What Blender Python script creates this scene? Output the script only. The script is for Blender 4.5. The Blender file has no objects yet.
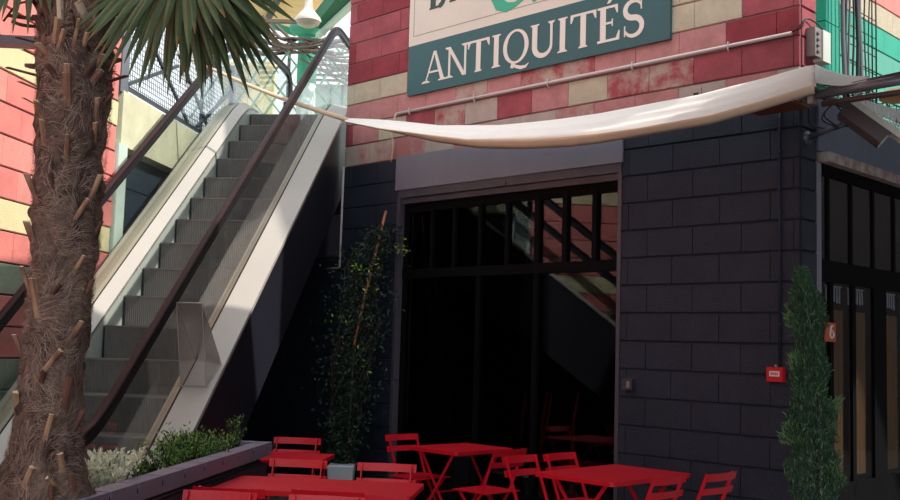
import bpy, bmesh, math, random
import numpy as np
from mathutils import Vector, Matrix
random.seed(7)
rnd = random.random
def ru(a, b): return a + (b - a) * rnd()
SC = bpy.context.scene
COL = SC.collection

# ------------------------------------------------------------------ camera
F = 1040.0
CAM = Vector((0, 0, 1.64))
PITCH = math.atan(98 / F); ROLL = math.radians(1.72)
c_f = Vector((0, math.cos(PITCH), math.sin(PITCH)))
_U = Vector((0, -math.sin(PITCH), math.cos(PITCH))); _R = Vector((1, 0, 0))
c_u = math.cos(ROLL) * _U - math.sin(ROLL) * _R
c_r = math.cos(ROLL) * _R + math.sin(ROLL) * _U
cd = bpy.data.cameras.new('camera'); cam = bpy.data.objects.new('camera', cd); COL.objects.link(cam)
cd.sensor_width = 36; cd.lens = 36 * F / 900; cd.clip_end = 300; cd.clip_start = .05
m = Matrix((c_r, c_u, -c_f)).transposed().to_4x4(); m.translation = CAM; cam.matrix_world = m
SC.camera = cam

# ------------------------------------------------------------------ sky, sun, exposure
W = bpy.data.worlds.new('world'); SC.world = W; W.use_nodes = True
nt = W.node_tree; nt.nodes.clear()
wo = nt.nodes.new('ShaderNodeOutputWorld'); bg = nt.nodes.new('ShaderNodeBackground')
tc = nt.nodes.new('ShaderNodeTexCoord'); sp = nt.nodes.new('ShaderNodeSeparateXYZ')
cr = nt.nodes.new('ShaderNodeValToRGB')
cr.color_ramp.elements[0].position = 0; cr.color_ramp.elements[0].color = (.86, .92, .93, 1)
cr.color_ramp.elements[1].position = .7; cr.color_ramp.elements[1].color = (.84, .92, .97, 1)
nt.links.new(tc.outputs['Generated'], sp.inputs[0]); nt.links.new(sp.outputs['Z'], cr.inputs[0])
nt.links.new(cr.outputs[0], bg.inputs['Color']); nt.links.new(bg.outputs[0], wo.inputs[0])
bg.inputs['Strength'].default_value = 1.0
SUN_DIR = Vector((.92, -.36, .84)).normalized()
sd = bpy.data.lights.new('sun', 'SUN'); sd.energy = 2.9; sd.angle = math.radians(1.2); sd.color = (1, .93, .84)
so = bpy.data.objects.new('sun', sd); COL.objects.link(so)
so.rotation_euler = SUN_DIR.to_track_quat('Z', 'Y').to_euler()
SC.view_settings.view_transform = 'Standard'; SC.view_settings.look = 'None'
SC.view_settings.exposure = 0.58; SC.view_settings.gamma = 1.0
SC.view_settings.use_curve_mapping = False

# ------------------------------------------------------------------ survey helpers: where a sight line meets a real surface
def ray(x, y): return c_f + (x - 450) / F * c_r + (250 - y) / F * c_u
def hit(x, y, P0, n):
    d = ray(x, y); return CAM + d * ((P0 - CAM).dot(n) / d.dot(n))
def atY(x, y, Y):
    d = ray(x, y); return CAM + d * (Y / d.y)
def atZ(x, y, Z):
    d = ray(x, y); return CAM + d * ((Z - CAM.z) / d.z)
S2 = math.sqrt(.5)
U = Vector((-S2, S2, 0)); NF = Vector((-S2, -S2, 0)); V = -NF; NV = -U
Z = Vector((0, 0, 1)); K = Vector((2.79, 8.24, 0))
AZ = math.radians(6.4)
WW = Vector((math.cos(AZ), -math.sin(AZ), 0)); HH = Vector((math.sin(AZ), math.cos(AZ), 0))
def FP(u, z, o=0): return K + U * u + NF * o + Z * z        # point on the painted facade
def SP(v, z, o=0): return K + V * v + NV * o + Z * z        # point on the shop front round the corner
def EP(a, h, z): return WW * a + HH * h + Z * z             # point in the escalator's frame
def fac(x, y, o=0): return hit(x, y, K + NF * o, NF)
def shp(x, y, o=0): return hit(x, y, K + NV * o, NV)

# ------------------------------------------------------------------ materials
def lin(c):
    return tuple(((v / 255) / 12.92 if v / 255 <= .04045 else ((v / 255 + .055) / 1.055) ** 2.4) for v in c) + (1,)
def mat(name, col, rough=.6, metal=0, var=.0, vscale=6, col2=None, bump=0, bscale=60, spec=.5, stretch=None, coat=0, trans=0, alpha=1, wear=None):
    m = bpy.data.materials.new(name); m.use_nodes = True
    nt = m.node_tree; b = nt.nodes['Principled BSDF']; L = nt.links
    c = lin(col); b.inputs['Base Color'].default_value = c
    b.inputs['Roughness'].default_value = rough; b.inputs['Metallic'].default_value = metal
    b.inputs['Specular IOR Level'].default_value = spec; b.inputs['Coat Weight'].default_value = coat
    b.inputs['Transmission Weight'].default_value = trans; b.inputs['Alpha'].default_value = alpha
    vec = None
    if var or col2 or bump or wear:
        t = nt.nodes.new('ShaderNodeTexCoord'); mp = nt.nodes.new('ShaderNodeMapping')
        L.new(t.outputs['Object'], mp.inputs[0]); vec = mp.outputs[0]
        if stretch: mp.inputs['Scale'].default_value = stretch
    if var or col2:
        n = nt.nodes.new('ShaderNodeTexNoise'); n.inputs['Scale'].default_value = vscale; n.inputs['Detail'].default_value = 6
        n.inputs['Roughness'].default_value = .65
        L.new(vec, n.inputs['Vector'])
        r = nt.nodes.new('ShaderNodeValToRGB')
        c2 = lin(col2) if col2 else tuple(v * (1 - var) for v in c[:3]) + (1,)
        c1 = c if col2 else tuple(min(1, v * (1 + var)) for v in c[:3]) + (1,)
        lo, hi = (.42, .58) if col2 else (.3, .7)
        r.color_ramp.elements[0].position = lo; r.color_ramp.elements[0].color = c2
        r.color_ramp.elements[1].position = hi; r.color_ramp.elements[1].color = c1
        L.new(n.outputs['Fac'], r.inputs[0]); L.new(r.outputs[0], b.inputs['Base Color'])
    if bump:
        n2 = nt.nodes.new('ShaderNodeTexNoise'); n2.inputs['Scale'].default_value = bscale; n2.inputs['Detail'].default_value = 4
        L.new(vec, n2.inputs['Vector'])
        bp = nt.nodes.new('ShaderNodeBump'); bp.inputs['Strength'].default_value = bump; bp.inputs['Distance'].default_value = .02
        L.new(n2.outputs['Fac'], bp.inputs['Height']); L.new(bp.outputs[0], b.inputs['Normal'])
    return m
def emis(m, col, s):
    b = m.node_tree.nodes['Principled BSDF']; b.inputs['Emission Color'].default_value = lin(col); b.inputs['Emission Strength'].default_value = s
    return m
def glass(name, tint=(1, 1, 1), refl=1.0, ior=1.5, rough=0.0):
    m = bpy.data.materials.new(name); m.use_nodes = True; nt = m.node_tree; nt.nodes.clear(); L = nt.links
    o = nt.nodes.new('ShaderNodeOutputMaterial'); mx = nt.nodes.new('ShaderNodeMixShader')
    tr = nt.nodes.new('ShaderNodeBsdfTransparent'); gl = nt.nodes.new('ShaderNodeBsdfGlossy')
    tr.inputs[0].default_value = (*tint, 1); gl.inputs['Roughness'].default_value = rough
    fr = nt.nodes.new('ShaderNodeFresnel'); fr.inputs[0].default_value = ior
    mt = nt.nodes.new('ShaderNodeMath'); mt.operation = 'MULTIPLY'; mt.inputs[1].default_value = refl
    L.new(fr.outputs[0], mt.inputs[0]); L.new(mt.outputs[0], mx.inputs[0])
    L.new(tr.outputs[0], mx.inputs[1]); L.new(gl.outputs[0], mx.inputs[2]); L.new(mx.outputs[0], o.inputs[0])
    return m
M = {
 'mortar': mat('mortar', (132, 100, 98), .9),
 'mortar_dark': mat('mortar_dark', (32, 36, 46), .9),
 'dark': mat('dark_block_paint', (41, 47, 62), .55, var=.22, vscale=3, bump=.5, bscale=90, spec=.35),
 'red': mat('red_block_paint', (160, 76, 84), .85, var=.24, vscale=5, bump=.35, bscale=120),
 'red2': mat('deep_red_block_paint', (142, 50, 60), .85, var=.24, vscale=5, bump=.35, bscale=120),
 'rose': mat('rose_block_paint', (188, 128, 126), .85, var=.2, vscale=5, bump=.35, bscale=120),
 'mott': mat('mottled_block_paint', (166, 74, 80), .85, vscale=3.2, col2=(184, 158, 146), bump=.35, bscale=120),
 'mott2': mat('faded_rose_block_paint', (182, 118, 116), .85, vscale=3.0, col2=(184, 170, 156), bump=.35, bscale=120),
 'cream': mat('cream_block_paint', (190, 176, 152), .85, var=.14, vscale=6, bump=.35, bscale=120),
 'greyc': mat('grey_cream_block_paint', (182, 166, 156), .85, var=.12, vscale=6, bump=.35, bscale=120),
 'lpink': mat('light_pink_paint', (226, 134, 126), .85, var=.16, vscale=4, bump=.3, bscale=110),
 'lpink2': mat('salmon_paint', (226, 146, 136), .85, var=.16, vscale=4, bump=.3, bscale=110),
 'lcream': mat('light_cream_paint', (226, 214, 168), .85, var=.09, vscale=4, bump=.3, bscale=110),
 'lgreen': mat('grey_green_paint', (150, 160, 138), .85, var=.12, vscale=4, bump=.3, bscale=110),
 'slab': mat('cream_concrete', (214, 212, 180), .8, var=.12, vscale=3, bump=.2),
 'teal': mat('teal_paint', (44, 164, 138), .7, var=.08, vscale=3),
 'teal2': mat('pale_teal_paint', (88, 166, 146), .7, var=.08, vscale=3),
 'tealgreen': mat('green_column_paint', (70, 170, 140), .6, var=.1),
 'mint': mat('mint_white_paint', (206, 226, 214), .6, var=.05),
 'lintel': mat('grey_sheet_metal', (136, 134, 148), .5, metal=.05, var=.1, vscale=1.2, stretch=(1, 1, .5)),
 'rail': mat('brown_grey_rail', (86, 80, 90), .45, metal=.1, var=.15, vscale=3),
 'frame': mat('black_window_frame', (12, 12, 15), .7, spec=.1),
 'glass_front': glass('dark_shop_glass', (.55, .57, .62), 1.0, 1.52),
 'glass_bal': glass('balustrade_glass', (.94, .96, .96), .28, 1.45),
 'glass_shop': glass('corner_shop_glass', (.86, .86, .86), .22, 1.5),
 'acrylic': glass('clear_acrylic', (.95, .92, .91), .9, 1.5, .2),
 'acrylic_edge': mat('bright_acrylic_edge', (205, 196, 190), .3, alpha=.6),
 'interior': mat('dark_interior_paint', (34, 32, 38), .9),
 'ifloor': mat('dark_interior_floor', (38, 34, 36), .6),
 'paving': mat('grey_terrace_paving', (96, 92, 92), .85, var=.15, vscale=2, bump=.2, bscale=30),
 'alu': mat('satin_aluminium_deck', (180, 174, 166), .42, metal=.1, var=.05, vscale=1.2),
 'alu_out': mat('beige_decking', (168, 164, 146), .5, metal=.05, var=.08, vscale=.8),  # beiger tone, used on the left outer and right inner decks
 'skirt': mat('brushed_skirt_panel', (176, 184, 176), .4, metal=.15, var=.06, vscale=1),
 'groove': mat('dark_rubber_seam', (40, 34, 34), .7),
 'truss': mat('black_escalator_cladding', (30, 31, 42), .45, var=.15, vscale=1.5),
 'step': mat('ribbed_step_metal', (98, 97, 95), .5, metal=.1, var=.2, vscale=3),
 'stepdark': mat('step_groove_metal', (24, 24, 28), .6, metal=.2),
 'rubber': mat('handrail_rubber', (46, 29, 31), .55, var=.2, vscale=2, spec=.18),
 'track': mat('handrail_track', (18, 18, 24), .6),
 'signgreen': mat('dark_teal_sign', (40, 88, 92), .45, var=.06, vscale=1.5),
 'signcream': mat('cream_sign_board', (224, 210, 196), .55, var=.04, vscale=1.5),
 'lettercream': mat('cream_lettering', (234, 218, 206), .5),
 'letterdark': mat('dark_green_lettering', (38, 62, 58), .5),
 'lettermint': mat('mint_green_lettering', (56, 170, 136), .5),
 'lineg': mat('sign_border_line', (150, 140, 122), .5),
 'pipe': mat('white_plastic_pipe', (206, 190, 188), .45),
 'cable': mat('black_cable', (22, 22, 26), .5),
 'cableg': mat('grey_cable', (96, 92, 100), .5),
 'boxgrey': mat('grey_metal_box', (150, 140, 138), .5, metal=.3),
 'boxwhite': mat('white_plastic_box', (220, 222, 216), .4),
 'sail': mat('off_white_sailcloth', (248, 245, 238), .8, var=.03, vscale=8, stretch=(1, 1, 4)),
 'sailb': mat('beige_sailcloth_hem', (236, 218, 192), .85, var=.05, vscale=5),
 'rope': mat('cream_rope', (222, 196, 168), .8),
 'red_m': mat('red_lacquered_metal', (222, 24, 46), .38, var=.05, vscale=4, spec=.5),
 'grey_m': mat('grey_steel', (128, 134, 144), .4, metal=.5),
 'greyd_m': mat('dark_grey_steel', (84, 88, 98), .4, metal=.5),
 'camdark': mat('camera_grey_housing', (84, 72, 74), .4, metal=.2),
 'camlight': mat('camera_sunshield', (214, 210, 202), .4),
 'fibre': mat('palm_trunk_fibre', (132, 106, 95), .95, vscale=5, col2=(76, 57, 52), bump=1.0, bscale=26, stretch=(1, 1, 1)),
 'hair': mat('palm_fibre_strand', (134, 108, 97), .9, var=.4, vscale=9),
 'hair2': mat('grey_palm_strand', (176, 150, 136), .9, var=.3, vscale=9),
 'boot': mat('cut_leaf_base', (186, 146, 116), .75, vscale=9, col2=(134, 92, 76), stretch=(1, 1, .2)),
 'bootend': mat('pale_cut_end', (226, 204, 180), .7),
 'boot_old': mat('old_leaf_base', (124, 82, 68), .85, vscale=9, col2=(86, 58, 52), stretch=(1, 1, .2)),
 'frond': mat('palm_leaflet', (84, 102, 68), .45, var=.3, vscale=5, spec=.5),
 'frond_tip': mat('dry_leaflet_tip', (124, 104, 66), .6, var=.2),
 'cap': mat('grey_planter_coping', (128, 122, 140), .6, var=.1, vscale=4, bump=.2),
 'capdark': mat('coping_joint', (22, 20, 28), .9),
 'plank': mat('dark_planter_board', (48, 45, 58), .6, var=.18, vscale=4, stretch=(1, 1, .3), bump=.2),
 'soil': mat('planter_soil', (52, 40, 32), .95, bump=.5),
 'leafg': mat('bright_green_leaf', (116, 156, 74), .6, var=.3, vscale=8),
 'leafd': mat('dark_green_leaf', (46, 78, 44), .55, var=.35, vscale=8),
 'leafs': mat('silver_leaf', (232, 238, 214), .8, var=.12, vscale=8),
 'leafc': mat('cypress_leaf', (52, 88, 64), .65, var=.35, vscale=7),
 'leafcl': mat('cypress_tip', (104, 140, 90), .65, var=.2, vscale=7),
 'leafclimb': mat('climber_leaf', (36, 58, 40), .5, var=.35, vscale=8),
 'leafyel': mat('yellow_green_climber_leaf', (150, 176, 60), .5, var=.2),  # yellow-green leaves clustered at chosen spots on the climber
 'stem': mat('brown_stem', (58, 46, 36), .8),
 'bamboo': mat('bamboo_stake', (188, 116, 82), .5, var=.25, vscale=8),
 'vine': mat('bare_grey_vine', (118, 104, 94), .85, var=.25, vscale=6),
 'potw': mat('pale_grey_pot', (212, 214, 222), .5),
 'potd': mat('terracotta_pot', (120, 66, 50), .7),
 'bluewall': mat('dark_blue_panel', (50, 66, 76), .35, var=.1),
 'whitewall': mat('white_render', (214, 226, 230), .8, var=.05),
 'wood': mat('honey_ceiling_board', (232, 196, 146), .7, var=.12, vscale=1.2, stretch=(1, 4, 1)),  # board colour brightened in place of sunlight coming through
 'beamd': mat('dark_beam', (70, 68, 62), .6),
 'beamg': mat('green_beam', (56, 160, 122), .6, var=.1),
 'trellis': mat('pale_trellis_paint', (136, 176, 160), .7),
 'beamgd': mat('deep_green_beam', (30, 108, 78), .6),
 'lampw': mat('white_lamp_enamel', (226, 210, 196), .4),
 'lampin': mat('lamp_glass', (190, 180, 160), .3),
 'firered': mat('fire_point_red', (206, 28, 40), .4),
 'white': mat('plain_white', (232, 230, 226), .5),
 'orange': mat('orange_plaque', (206, 98, 66), .5),
 'lace': mat('white_lace', (196, 200, 216), .8),
 'curtain': mat('ochre_curtain', (128, 98, 62), .85, var=.25, vscale=4, stretch=(6, 6, .3)),
 'curtainw': mat('grey_white_curtain', (160, 156, 152), .85, var=.2, vscale=4, stretch=(6, 6, .3)),
 'redcloth': mat('red_cloth', (150, 16, 24), .8, var=.2),
 'standwood': mat('orange_brown_wood', (200, 100, 56), .6, var=.3, vscale=8),
 'straw': mat('straw_shade', (226, 182, 128), .7, var=.1, vscale=8),
 'strip': mat('patterned_eave_strip', (150, 120, 116), .6, vscale=9, col2=(176, 164, 160)),
 'header': mat('blue_grey_header', (104, 108, 126), .55, var=.06),
}
# ------------------------------------------------------------------ mesh builder
class MB:
    def __init__(s): s.v = []; s.f = []; s.m = []; s.s = []
    def add(s, vs, fs, mi=0, smooth=False):
        o = len(s.v); s.v += [tuple(v) for v in vs]
        for f in fs: s.f.append(tuple(i + o for i in f)); s.m.append(mi); s.s.append(smooth)
    def obox(s, c, ax, ay, az, mi=0):          # centre + three half-axes
        c, ax, ay, az = Vector(c), Vector(ax), Vector(ay), Vector(az)
        vs = [c + ax * i + ay * j + az * k for i in (-1, 1) for j in (-1, 1) for k in (-1, 1)]
        fs = [(0, 1, 3, 2), (4, 6, 7, 5), (0, 4, 5, 1), (2, 3, 7, 6), (0, 2, 6, 4), (1, 5, 7, 3)]
        if ax.cross(ay).dot(az) < 0: fs = [f[::-1] for f in fs]
        s.add(vs, fs, mi)
    def bar(s, p, q, w, t, up=Z, mi=0):        # bar from p to q, width w across, thickness t along up-ish
        p, q = Vector(p), Vector(q); d = (q - p); x = d.normalized(); y = x.cross(Vector(up))
        if y.length < 1e-4: y = x.cross(Vector((0, 1, 0)))
        y.normalize(); zz = y.cross(x)
        s.obox((p + q) / 2, d / 2, y * w / 2, zz * t / 2, mi)
    def tube(s, pts, r, n=8, mi=0, cap=True, flat=None):
        pts = [Vector(p) for p in pts]; N = len(pts)
        rs = r if isinstance(r, (list, tuple)) else [r] * N
        vs = []; prev = None
        for i, p in enumerate(pts):
            d = (pts[min(i + 1, N - 1)] - pts[max(i - 1, 0)]).normalized()
            a = (prev - d * prev.dot(d)) if prev else (d.cross(Z) if abs(d.z) < .95 else d.cross(Vector((1, 0, 0))))
            a.normalize(); b = d.cross(a); prev = a
            for k in range(n):
                t = 2 * math.pi * k / n
                vs.append(p + (a * math.cos(t) + b * math.sin(t)) * rs[i])
        fs = [(i * n + k, i * n + (k + 1) % n, (i + 1) * n + (k + 1) % n, (i + 1) * n + k) for i in range(N - 1) for k in range(n)]
        if cap: fs += [tuple(range(n))[::-1], tuple((N - 1) * n + k for k in range(n))]
        s.add(vs, fs, mi, n > 4)
    def sweep(s, pts, prof, side, mi=0, closed=True, smooth=False, upv=Z):  # profile (a,b): a along side, b along normal of path
        pts = [Vector(p) for p in pts]; N = len(pts); side = Vector(side); n = len(prof); vs = []
        for i, p in enumerate(pts):
            d = (pts[min(i + 1, N - 1)] - pts[max(i - 1, 0)]).normalized()
            nn = side.cross(d).normalized()
            for a, b in prof: vs.append(p + side * a + nn * b)
        rng = range(n) if closed else range(n - 1)
        fs = [(i * n + k, (i + 1) * n + k, (i + 1) * n + (k + 1) % n, i * n + (k + 1) % n) for i in range(N - 1) for k in rng]
        if closed: fs += [tuple(range(n)), tuple((N - 1) * n + k for k in range(n))[::-1]]
        s.add(vs, fs, mi, smooth)
    def lathe(s, c, prof, n=20, mi=0, axis=Z):
        c = Vector(c); axis = Vector(axis).normalized()
        a = axis.cross(Vector((1, 0, 0))) if abs(axis.x) < .9 else axis.cross(Vector((0, 1, 0)))
        a.normalize(); b = axis.cross(a); vs = []
        for r, z in prof:
            for k in range(n):
                t = 2 * math.pi * k / n; vs.append(c + axis * z + (a * math.cos(t) + b * math.sin(t)) * max(r, 1e-4))
        fs = [(i * n + k, i * n + (k + 1) % n, (i + 1) * n + (k + 1) % n, (i + 1) * n + k) for i in range(len(prof) - 1) for k in range(n)]
        s.add(vs, fs, mi, True)
    def prism(s, poly, fn, d0, d1, mi=0):      # 2-D polygon, fn(x, y, depth) -> point
        n = len(poly)
        vs = [fn(x, y, d0) for x, y in poly] + [fn(x, y, d1) for x, y in poly]
        fs = [tuple(range(n)), tuple(range(n, 2 * n))[::-1]] + [(k, k + n, (k + 1) % n + n, (k + 1) % n) for k in range(n)]
        s.add(vs, fs, mi)
    def build(s, name, mats, parent=None, fix=True, origin=None):
        me = bpy.data.meshes.new(name)
        me.from_pydata(s.v, [], s.f)
        if not isinstance(mats, (list, tuple)): mats = [mats]
        for q in mats: me.materials.append(M[q] if isinstance(q, str) else q)
        me.polygons.foreach_set('material_index', s.m); me.polygons.foreach_set('use_smooth', s.s)
        if fix:
            bm = bmesh.new(); bm.from_mesh(me); bmesh.ops.recalc_face_normals(bm, faces=bm.faces); bm.to_mesh(me); bm.free()
        me.update()
        o = bpy.data.objects.new(name, me); COL.objects.link(o)
        if parent:
            o.parent = parent; me.transform(wmat(parent).inverted())
        else:
            a = np.array(s.v); c = (a.min(0) + a.max(0)) / 2
            L = Vector((c[0], c[1], a[:, 2].min())) if origin is None else Vector(origin)
            me.transform(Matrix.Translation(-L)); o.location = L
        return o
def wmat(o):
    m = Matrix.LocRotScale(o.location, o.rotation_euler, o.scale)
    return wmat(o.parent) @ m if o.parent else m
def empty(name, loc, rz=0):
    o = bpy.data.objects.new(name, None); COL.objects.link(o); o.location = loc; o.rotation_euler.z = rz; o.empty_display_size = .2; return o
def tag(o, label=None, cat=None, group=None, kind=None):
    for k, v in (('label', label), ('category', cat), ('group', group), ('kind', kind)):
        if v: o[k] = v
    return o
def copy_tree(o, parent=None):
    c = o.copy(); COL.objects.link(c)
    if parent: c.parent = parent
    for ch in [x for x in list(COL.objects) if x.parent == o]: copy_tree(ch, c)
    return c
def one(name, mb, mats, label, cat, group=None, kind=None):
    return tag(mb.build(name, mats), label, cat, group, kind)
def interp(pts, t):
    for i in range(len(pts) - 1):
        if t <= pts[i + 1][0]:
            k = (t - pts[i][0]) / (pts[i + 1][0] - pts[i][0]); return pts[i][1] + (pts[i + 1][1] - pts[i][1]) * k
    return pts[-1][1]
def spline(P, n):                               # Catmull-Rom through points
    P = [Vector(p) for p in P]; Q = [P[0] * 2 - P[1]] + P + [P[-1] * 2 - P[-2]]; out = []
    for i in range(1, len(Q) - 2):
        for k in range(n):
            t = k / n; a, b, c, d = Q[i - 1:i + 3]
            out.append(.5 * ((2 * b) + (c - a) * t + (2 * a - 5 * b + 4 * c - d) * t * t + (3 * b - a - 3 * c + d) * t ** 3))
    return out + [P[-1]]

# ------------------------------------------------------------------ walls of concrete block
def block_wall(name, fn, nrm, u0, u1, z0, z1, mats, pick, holes=(), bl=.465, bh=.25, ph=(.05, .255), z_ph=0., th=.25, mortar=0):
    """fn(u, z, o) -> point, o measured outwards; blocks are raised, chamfered faces on a mortar core"""
    mb = MB()
    def cut(a, b, zc):
        iv = [(a, b)]
        for h in holes:
            if h[2] < zc < h[3]:
                nv = []
                for p, q in iv:
                    if h[1] <= p or h[0] >= q: nv.append((p, q)); continue
                    if p < h[0]: nv.append((p, h[0]))
                    if q > h[1]: nv.append((h[1], q))
                iv = nv
        return iv
    def cube(a, b, c, d, o0, o1, mi):
        P = [fn(x, y, o) for x in (a, b) for y in (c, d) for o in (o0, o1)]
        mb.add(P, [(0, 1, 3, 2), (4, 6, 7, 5), (0, 4, 5, 1), (2, 3, 7, 6), (0, 2, 6, 4), (1, 5, 7, 3)], mi)
    k0 = math.floor((z0 - z_ph) / bh); k1 = math.ceil((z1 - z_ph) / bh)
    for k in range(k0, k1):
        a, b = max(z0, k * bh + z_ph), min(z1, (k + 1) * bh + z_ph)
        if b - a < .01: continue
        for p, q in cut(u0, u1, (a + b) / 2): cube(p, q, a, b, -th, 0, mortar)
        j = math.floor((u0 - ph[k % 2]) / bl) - 1
        while ph[k % 2] + j * bl < u1:
            p, q = max(u0, ph[k % 2] + j * bl), min(u1, ph[k % 2] + (j + 1) * bl)
            if q - p > .02:
                for x0, x1 in cut(p, q, (a + b) / 2):
                    if x1 - x0 < .02: continue
                    g, ch, r = .005, .006, .012; gu, cu = .0012, .0022
                    A = [(x0 + gu, a + g, 0), (x1 - gu, a + g, 0), (x1 - gu, b - g, 0), (x0 + gu, b - g, 0)]
                    jx = ru(-.0015, .0015)
                    B = [(x0 + gu + cu, a + g + ch, r + jx), (x1 - gu - cu, a + g + ch, r + jx), (x1 - gu - cu, b - g - ch, r + jx), (x0 + gu + cu, b - g - ch, r + jx)]
                    mb.add([fn(*t) for t in A + B], [(4, 5, 6, 7), (0, 1, 5, 4), (1, 2, 6, 5), (2, 3, 7, 6), (3, 0, 4, 7)], pick(k, j, (x0 + x1) / 2, (a + b) / 2))
            j += 1
    o = mb.build(name, mats); o['kind'] = 'structure'; return o
FM = ['mortar_dark', 'dark', 'mortar', 'red', 'red2', 'rose', 'mott', 'mott2', 'cream', 'greyc']
def facpick(k, j, u, z):
    r = rnd()
    if k < 15: return 1
    if k == 15: return 9 if r < .5 else (7 if r < .8 else 5)
    if k == 16:
        if u < .95: return 3 if r < .7 else 4
        if u < 2.1: return 6
        return (3, 9, 6, 3, 8, 5)[j % 6]
    if k == 17:
        if u < .65: return 4
        if u < 1.3: return 5
        return 5 if r < .75 else 6
    if k == 18:
        if u < .6: return 3
        if u < 2: return 8
        return 8 if u > 4.7 else 3
    if k == 19: return 8 if u < 2 else (4 if r < .6 else 3)
    return 3 if r < .6 else (4 if r < .85 else 5)
OPEN = (1.735, 4.78)
block_wall('wall_right', FP, NF, 0, 5.765, 0, 3.75, FM, facpick, holes=[(OPEN[0], OPEN[1], 0, 3.75)], ph=(.05, .255))
block_wall('wall_right_upper', FP, NF, 0, 5.765, 3.75, 6.6, FM, facpick, mortar=2, ph=(.05, .2))
block_wall('wall_right_return', lambda v, z, o: SP(v, z, o), NV, .012, .262, 0, 6.6, FM, lambda k, j, u, z: 1 if k < 15 else (8 if k in (19, 23) else 3), bl=.5, ph=(0, 0), th=.02)
block_wall('wall_back_lower', FP, NF, 5.765, 8.6, 0, 2.7, FM, lambda k, j, u, z: 1, ph=(.05, .255))
# left wall, parallel to the escalator
LOFF = -4.41
LM = ['mortar_dark', 'lpink', 'lpink2', 'lcream', 'lgreen']
def lpick(k, j, u, z):
    if z > 3.94: return 1 if rnd() < .6 else 2
    if z > 3.7: return 3
    if z > 2.72: return 1 if rnd() < .55 else 2
    if z > 2.45: return 3
    if z > 2.2: return 1
    if z > 1.95: return 4
    return 1 if z > 1.45 else 4
block_wall('wall_left', lambda u, z, o: EP(LOFF + o, u, z), WW, 0.5, 9.62, 0, 6.6, LM, lpick, bl=.5, ph=(.1, .35), z_ph=-.045)

# ------------------------------------------------------------------ ground
mb = MB(); mb.obox((0, 8, -.1), (16, 0, 0), (0, 18, 0), (0, 0, .1))
g = mb.build('floor', 'paving'); g['kind'] = 'structure'

mb = MB(); mb.obox((3.1, 1.75, 4.65), (3.9, 0, 0), (0, 6.05, 0), (0, 0, .04))  # unseen overhead canopy, added to keep sun off the terrace
o = mb.build('ceiling_added_shade_canopy', 'grey_m'); o['kind'] = 'structure'
mb = MB(); mb.prism([(3.8, 7.82), (9, 7.82), (9, 14.1), (5.35, 10.65)], lambda x, y, d: Vector((x, y, d)), 4.6, 4.68)  # second unseen canopy, added to shade the corner shop front
o = mb.build('ceiling_added_side_shade', 'grey_m'); o['kind'] = 'structure'
mb = MB(); mb.obox((14, 5, 3.6), (.2, 0, 0), (0, 13, 0), (0, 0, 3.6)); o = mb.build('wall_added_reflection_screen', 'camdark'); o['kind'] = 'structure'  # unseen wall, added so the shop glass reflects something dark
for x, y in ((-.7, -3.9), (6.9, -3.9), (6.9, 6.9)):
    mb = MB(); mb.obox((x, y, 2.3), (.06, 0, 0), (0, .06, 0), (0, 0, 2.3)); o = mb.build('wall_added_canopy_post', 'greyd_m'); o['kind'] = 'structure'  # supports for the added overhead canopy

# ------------------------------------------------------------------ big opening: lintel, shutter rails, glazing
def fbox(mb, u0, u1, z0, z1, o0, o1, mi=0):
    mb.obox(FP((u0 + u1) / 2, (z0 + z1) / 2, (o0 + o1) / 2), U * abs(u1 - u0) / 2, NF * abs(o1 - o0) / 2, Z * abs(z1 - z0) / 2, mi)
def sbox(mb, v0, v1, z0, z1, o0, o1, mi=0):
    mb.obox(SP((v0 + v1) / 2, (z0 + z1) / 2, (o0 + o1) / 2), V * abs(v1 - v0) / 2, NV * abs(o1 - o0) / 2, Z * abs(z1 - z0) / 2, mi)
win = empty('window_1', FP(3.25, 0, 0))
tag(win, kind='structure')
mb = MB(); fbox(mb, OPEN[0] - .02, OPEN[1] + .04, 3.39, 3.77, -.2, .03); mb.build('lintel_panel', 'lintel', win)
mb = MB(); fbox(mb, OPEN[0], OPEN[1], 3.30, 3.388, -.2, .018); fbox(mb, OPEN[0], OPEN[1], 3.235, 3.298, -.2, -.02)
fbox(mb, 3.15, 3.28, 3.30, 3.345, .018, .035); mb.build('shutter_rail', 'rail', win)
mb = MB(); fbox(mb, OPEN[1] - .035, OPEN[1] + .012, 0, 3.30, -.06, .02); mb.build('side_rail', 'rail', win)
mb = MB(); fbox(mb, OPEN[0] - .01, OPEN[0] + .03, 0, 3.30, -.06, .02); mb.build('side_rail', 'rail', win)
mb = MB()
fbox(mb, OPEN[0], OPEN[1], 3.14, 3.235, -.14, -.07); fbox(mb, OPEN[0], OPEN[1], 2.40, 2.50, -.15, -.05); fbox(mb, OPEN[0], OPEN[1], 0, .22, -.15, -.05)
for u, w_ in ((1.78, .03), (2.09, .026), (2.45, .026), (2.80, .03), (3.2, .02), (3.58, .02), (3.96, .02), (4.30, .02), (4.72, .03)):
    fbox(mb, u - w_, u + w_, 2.45, 3.2, -.13, -.06)
for u in (1.78, 2.80, 3.58, 4.72): fbox(mb, u - .03, u + .03, .2, 2.45, -.13, -.06)
mb.build('glazing_bar', 'frame', win)
mb = MB(); fbox(mb, OPEN[0], OPEN[1], .1, 3.2, -.102, -.094); mb.build('pane', 'glass_front', win)
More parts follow.
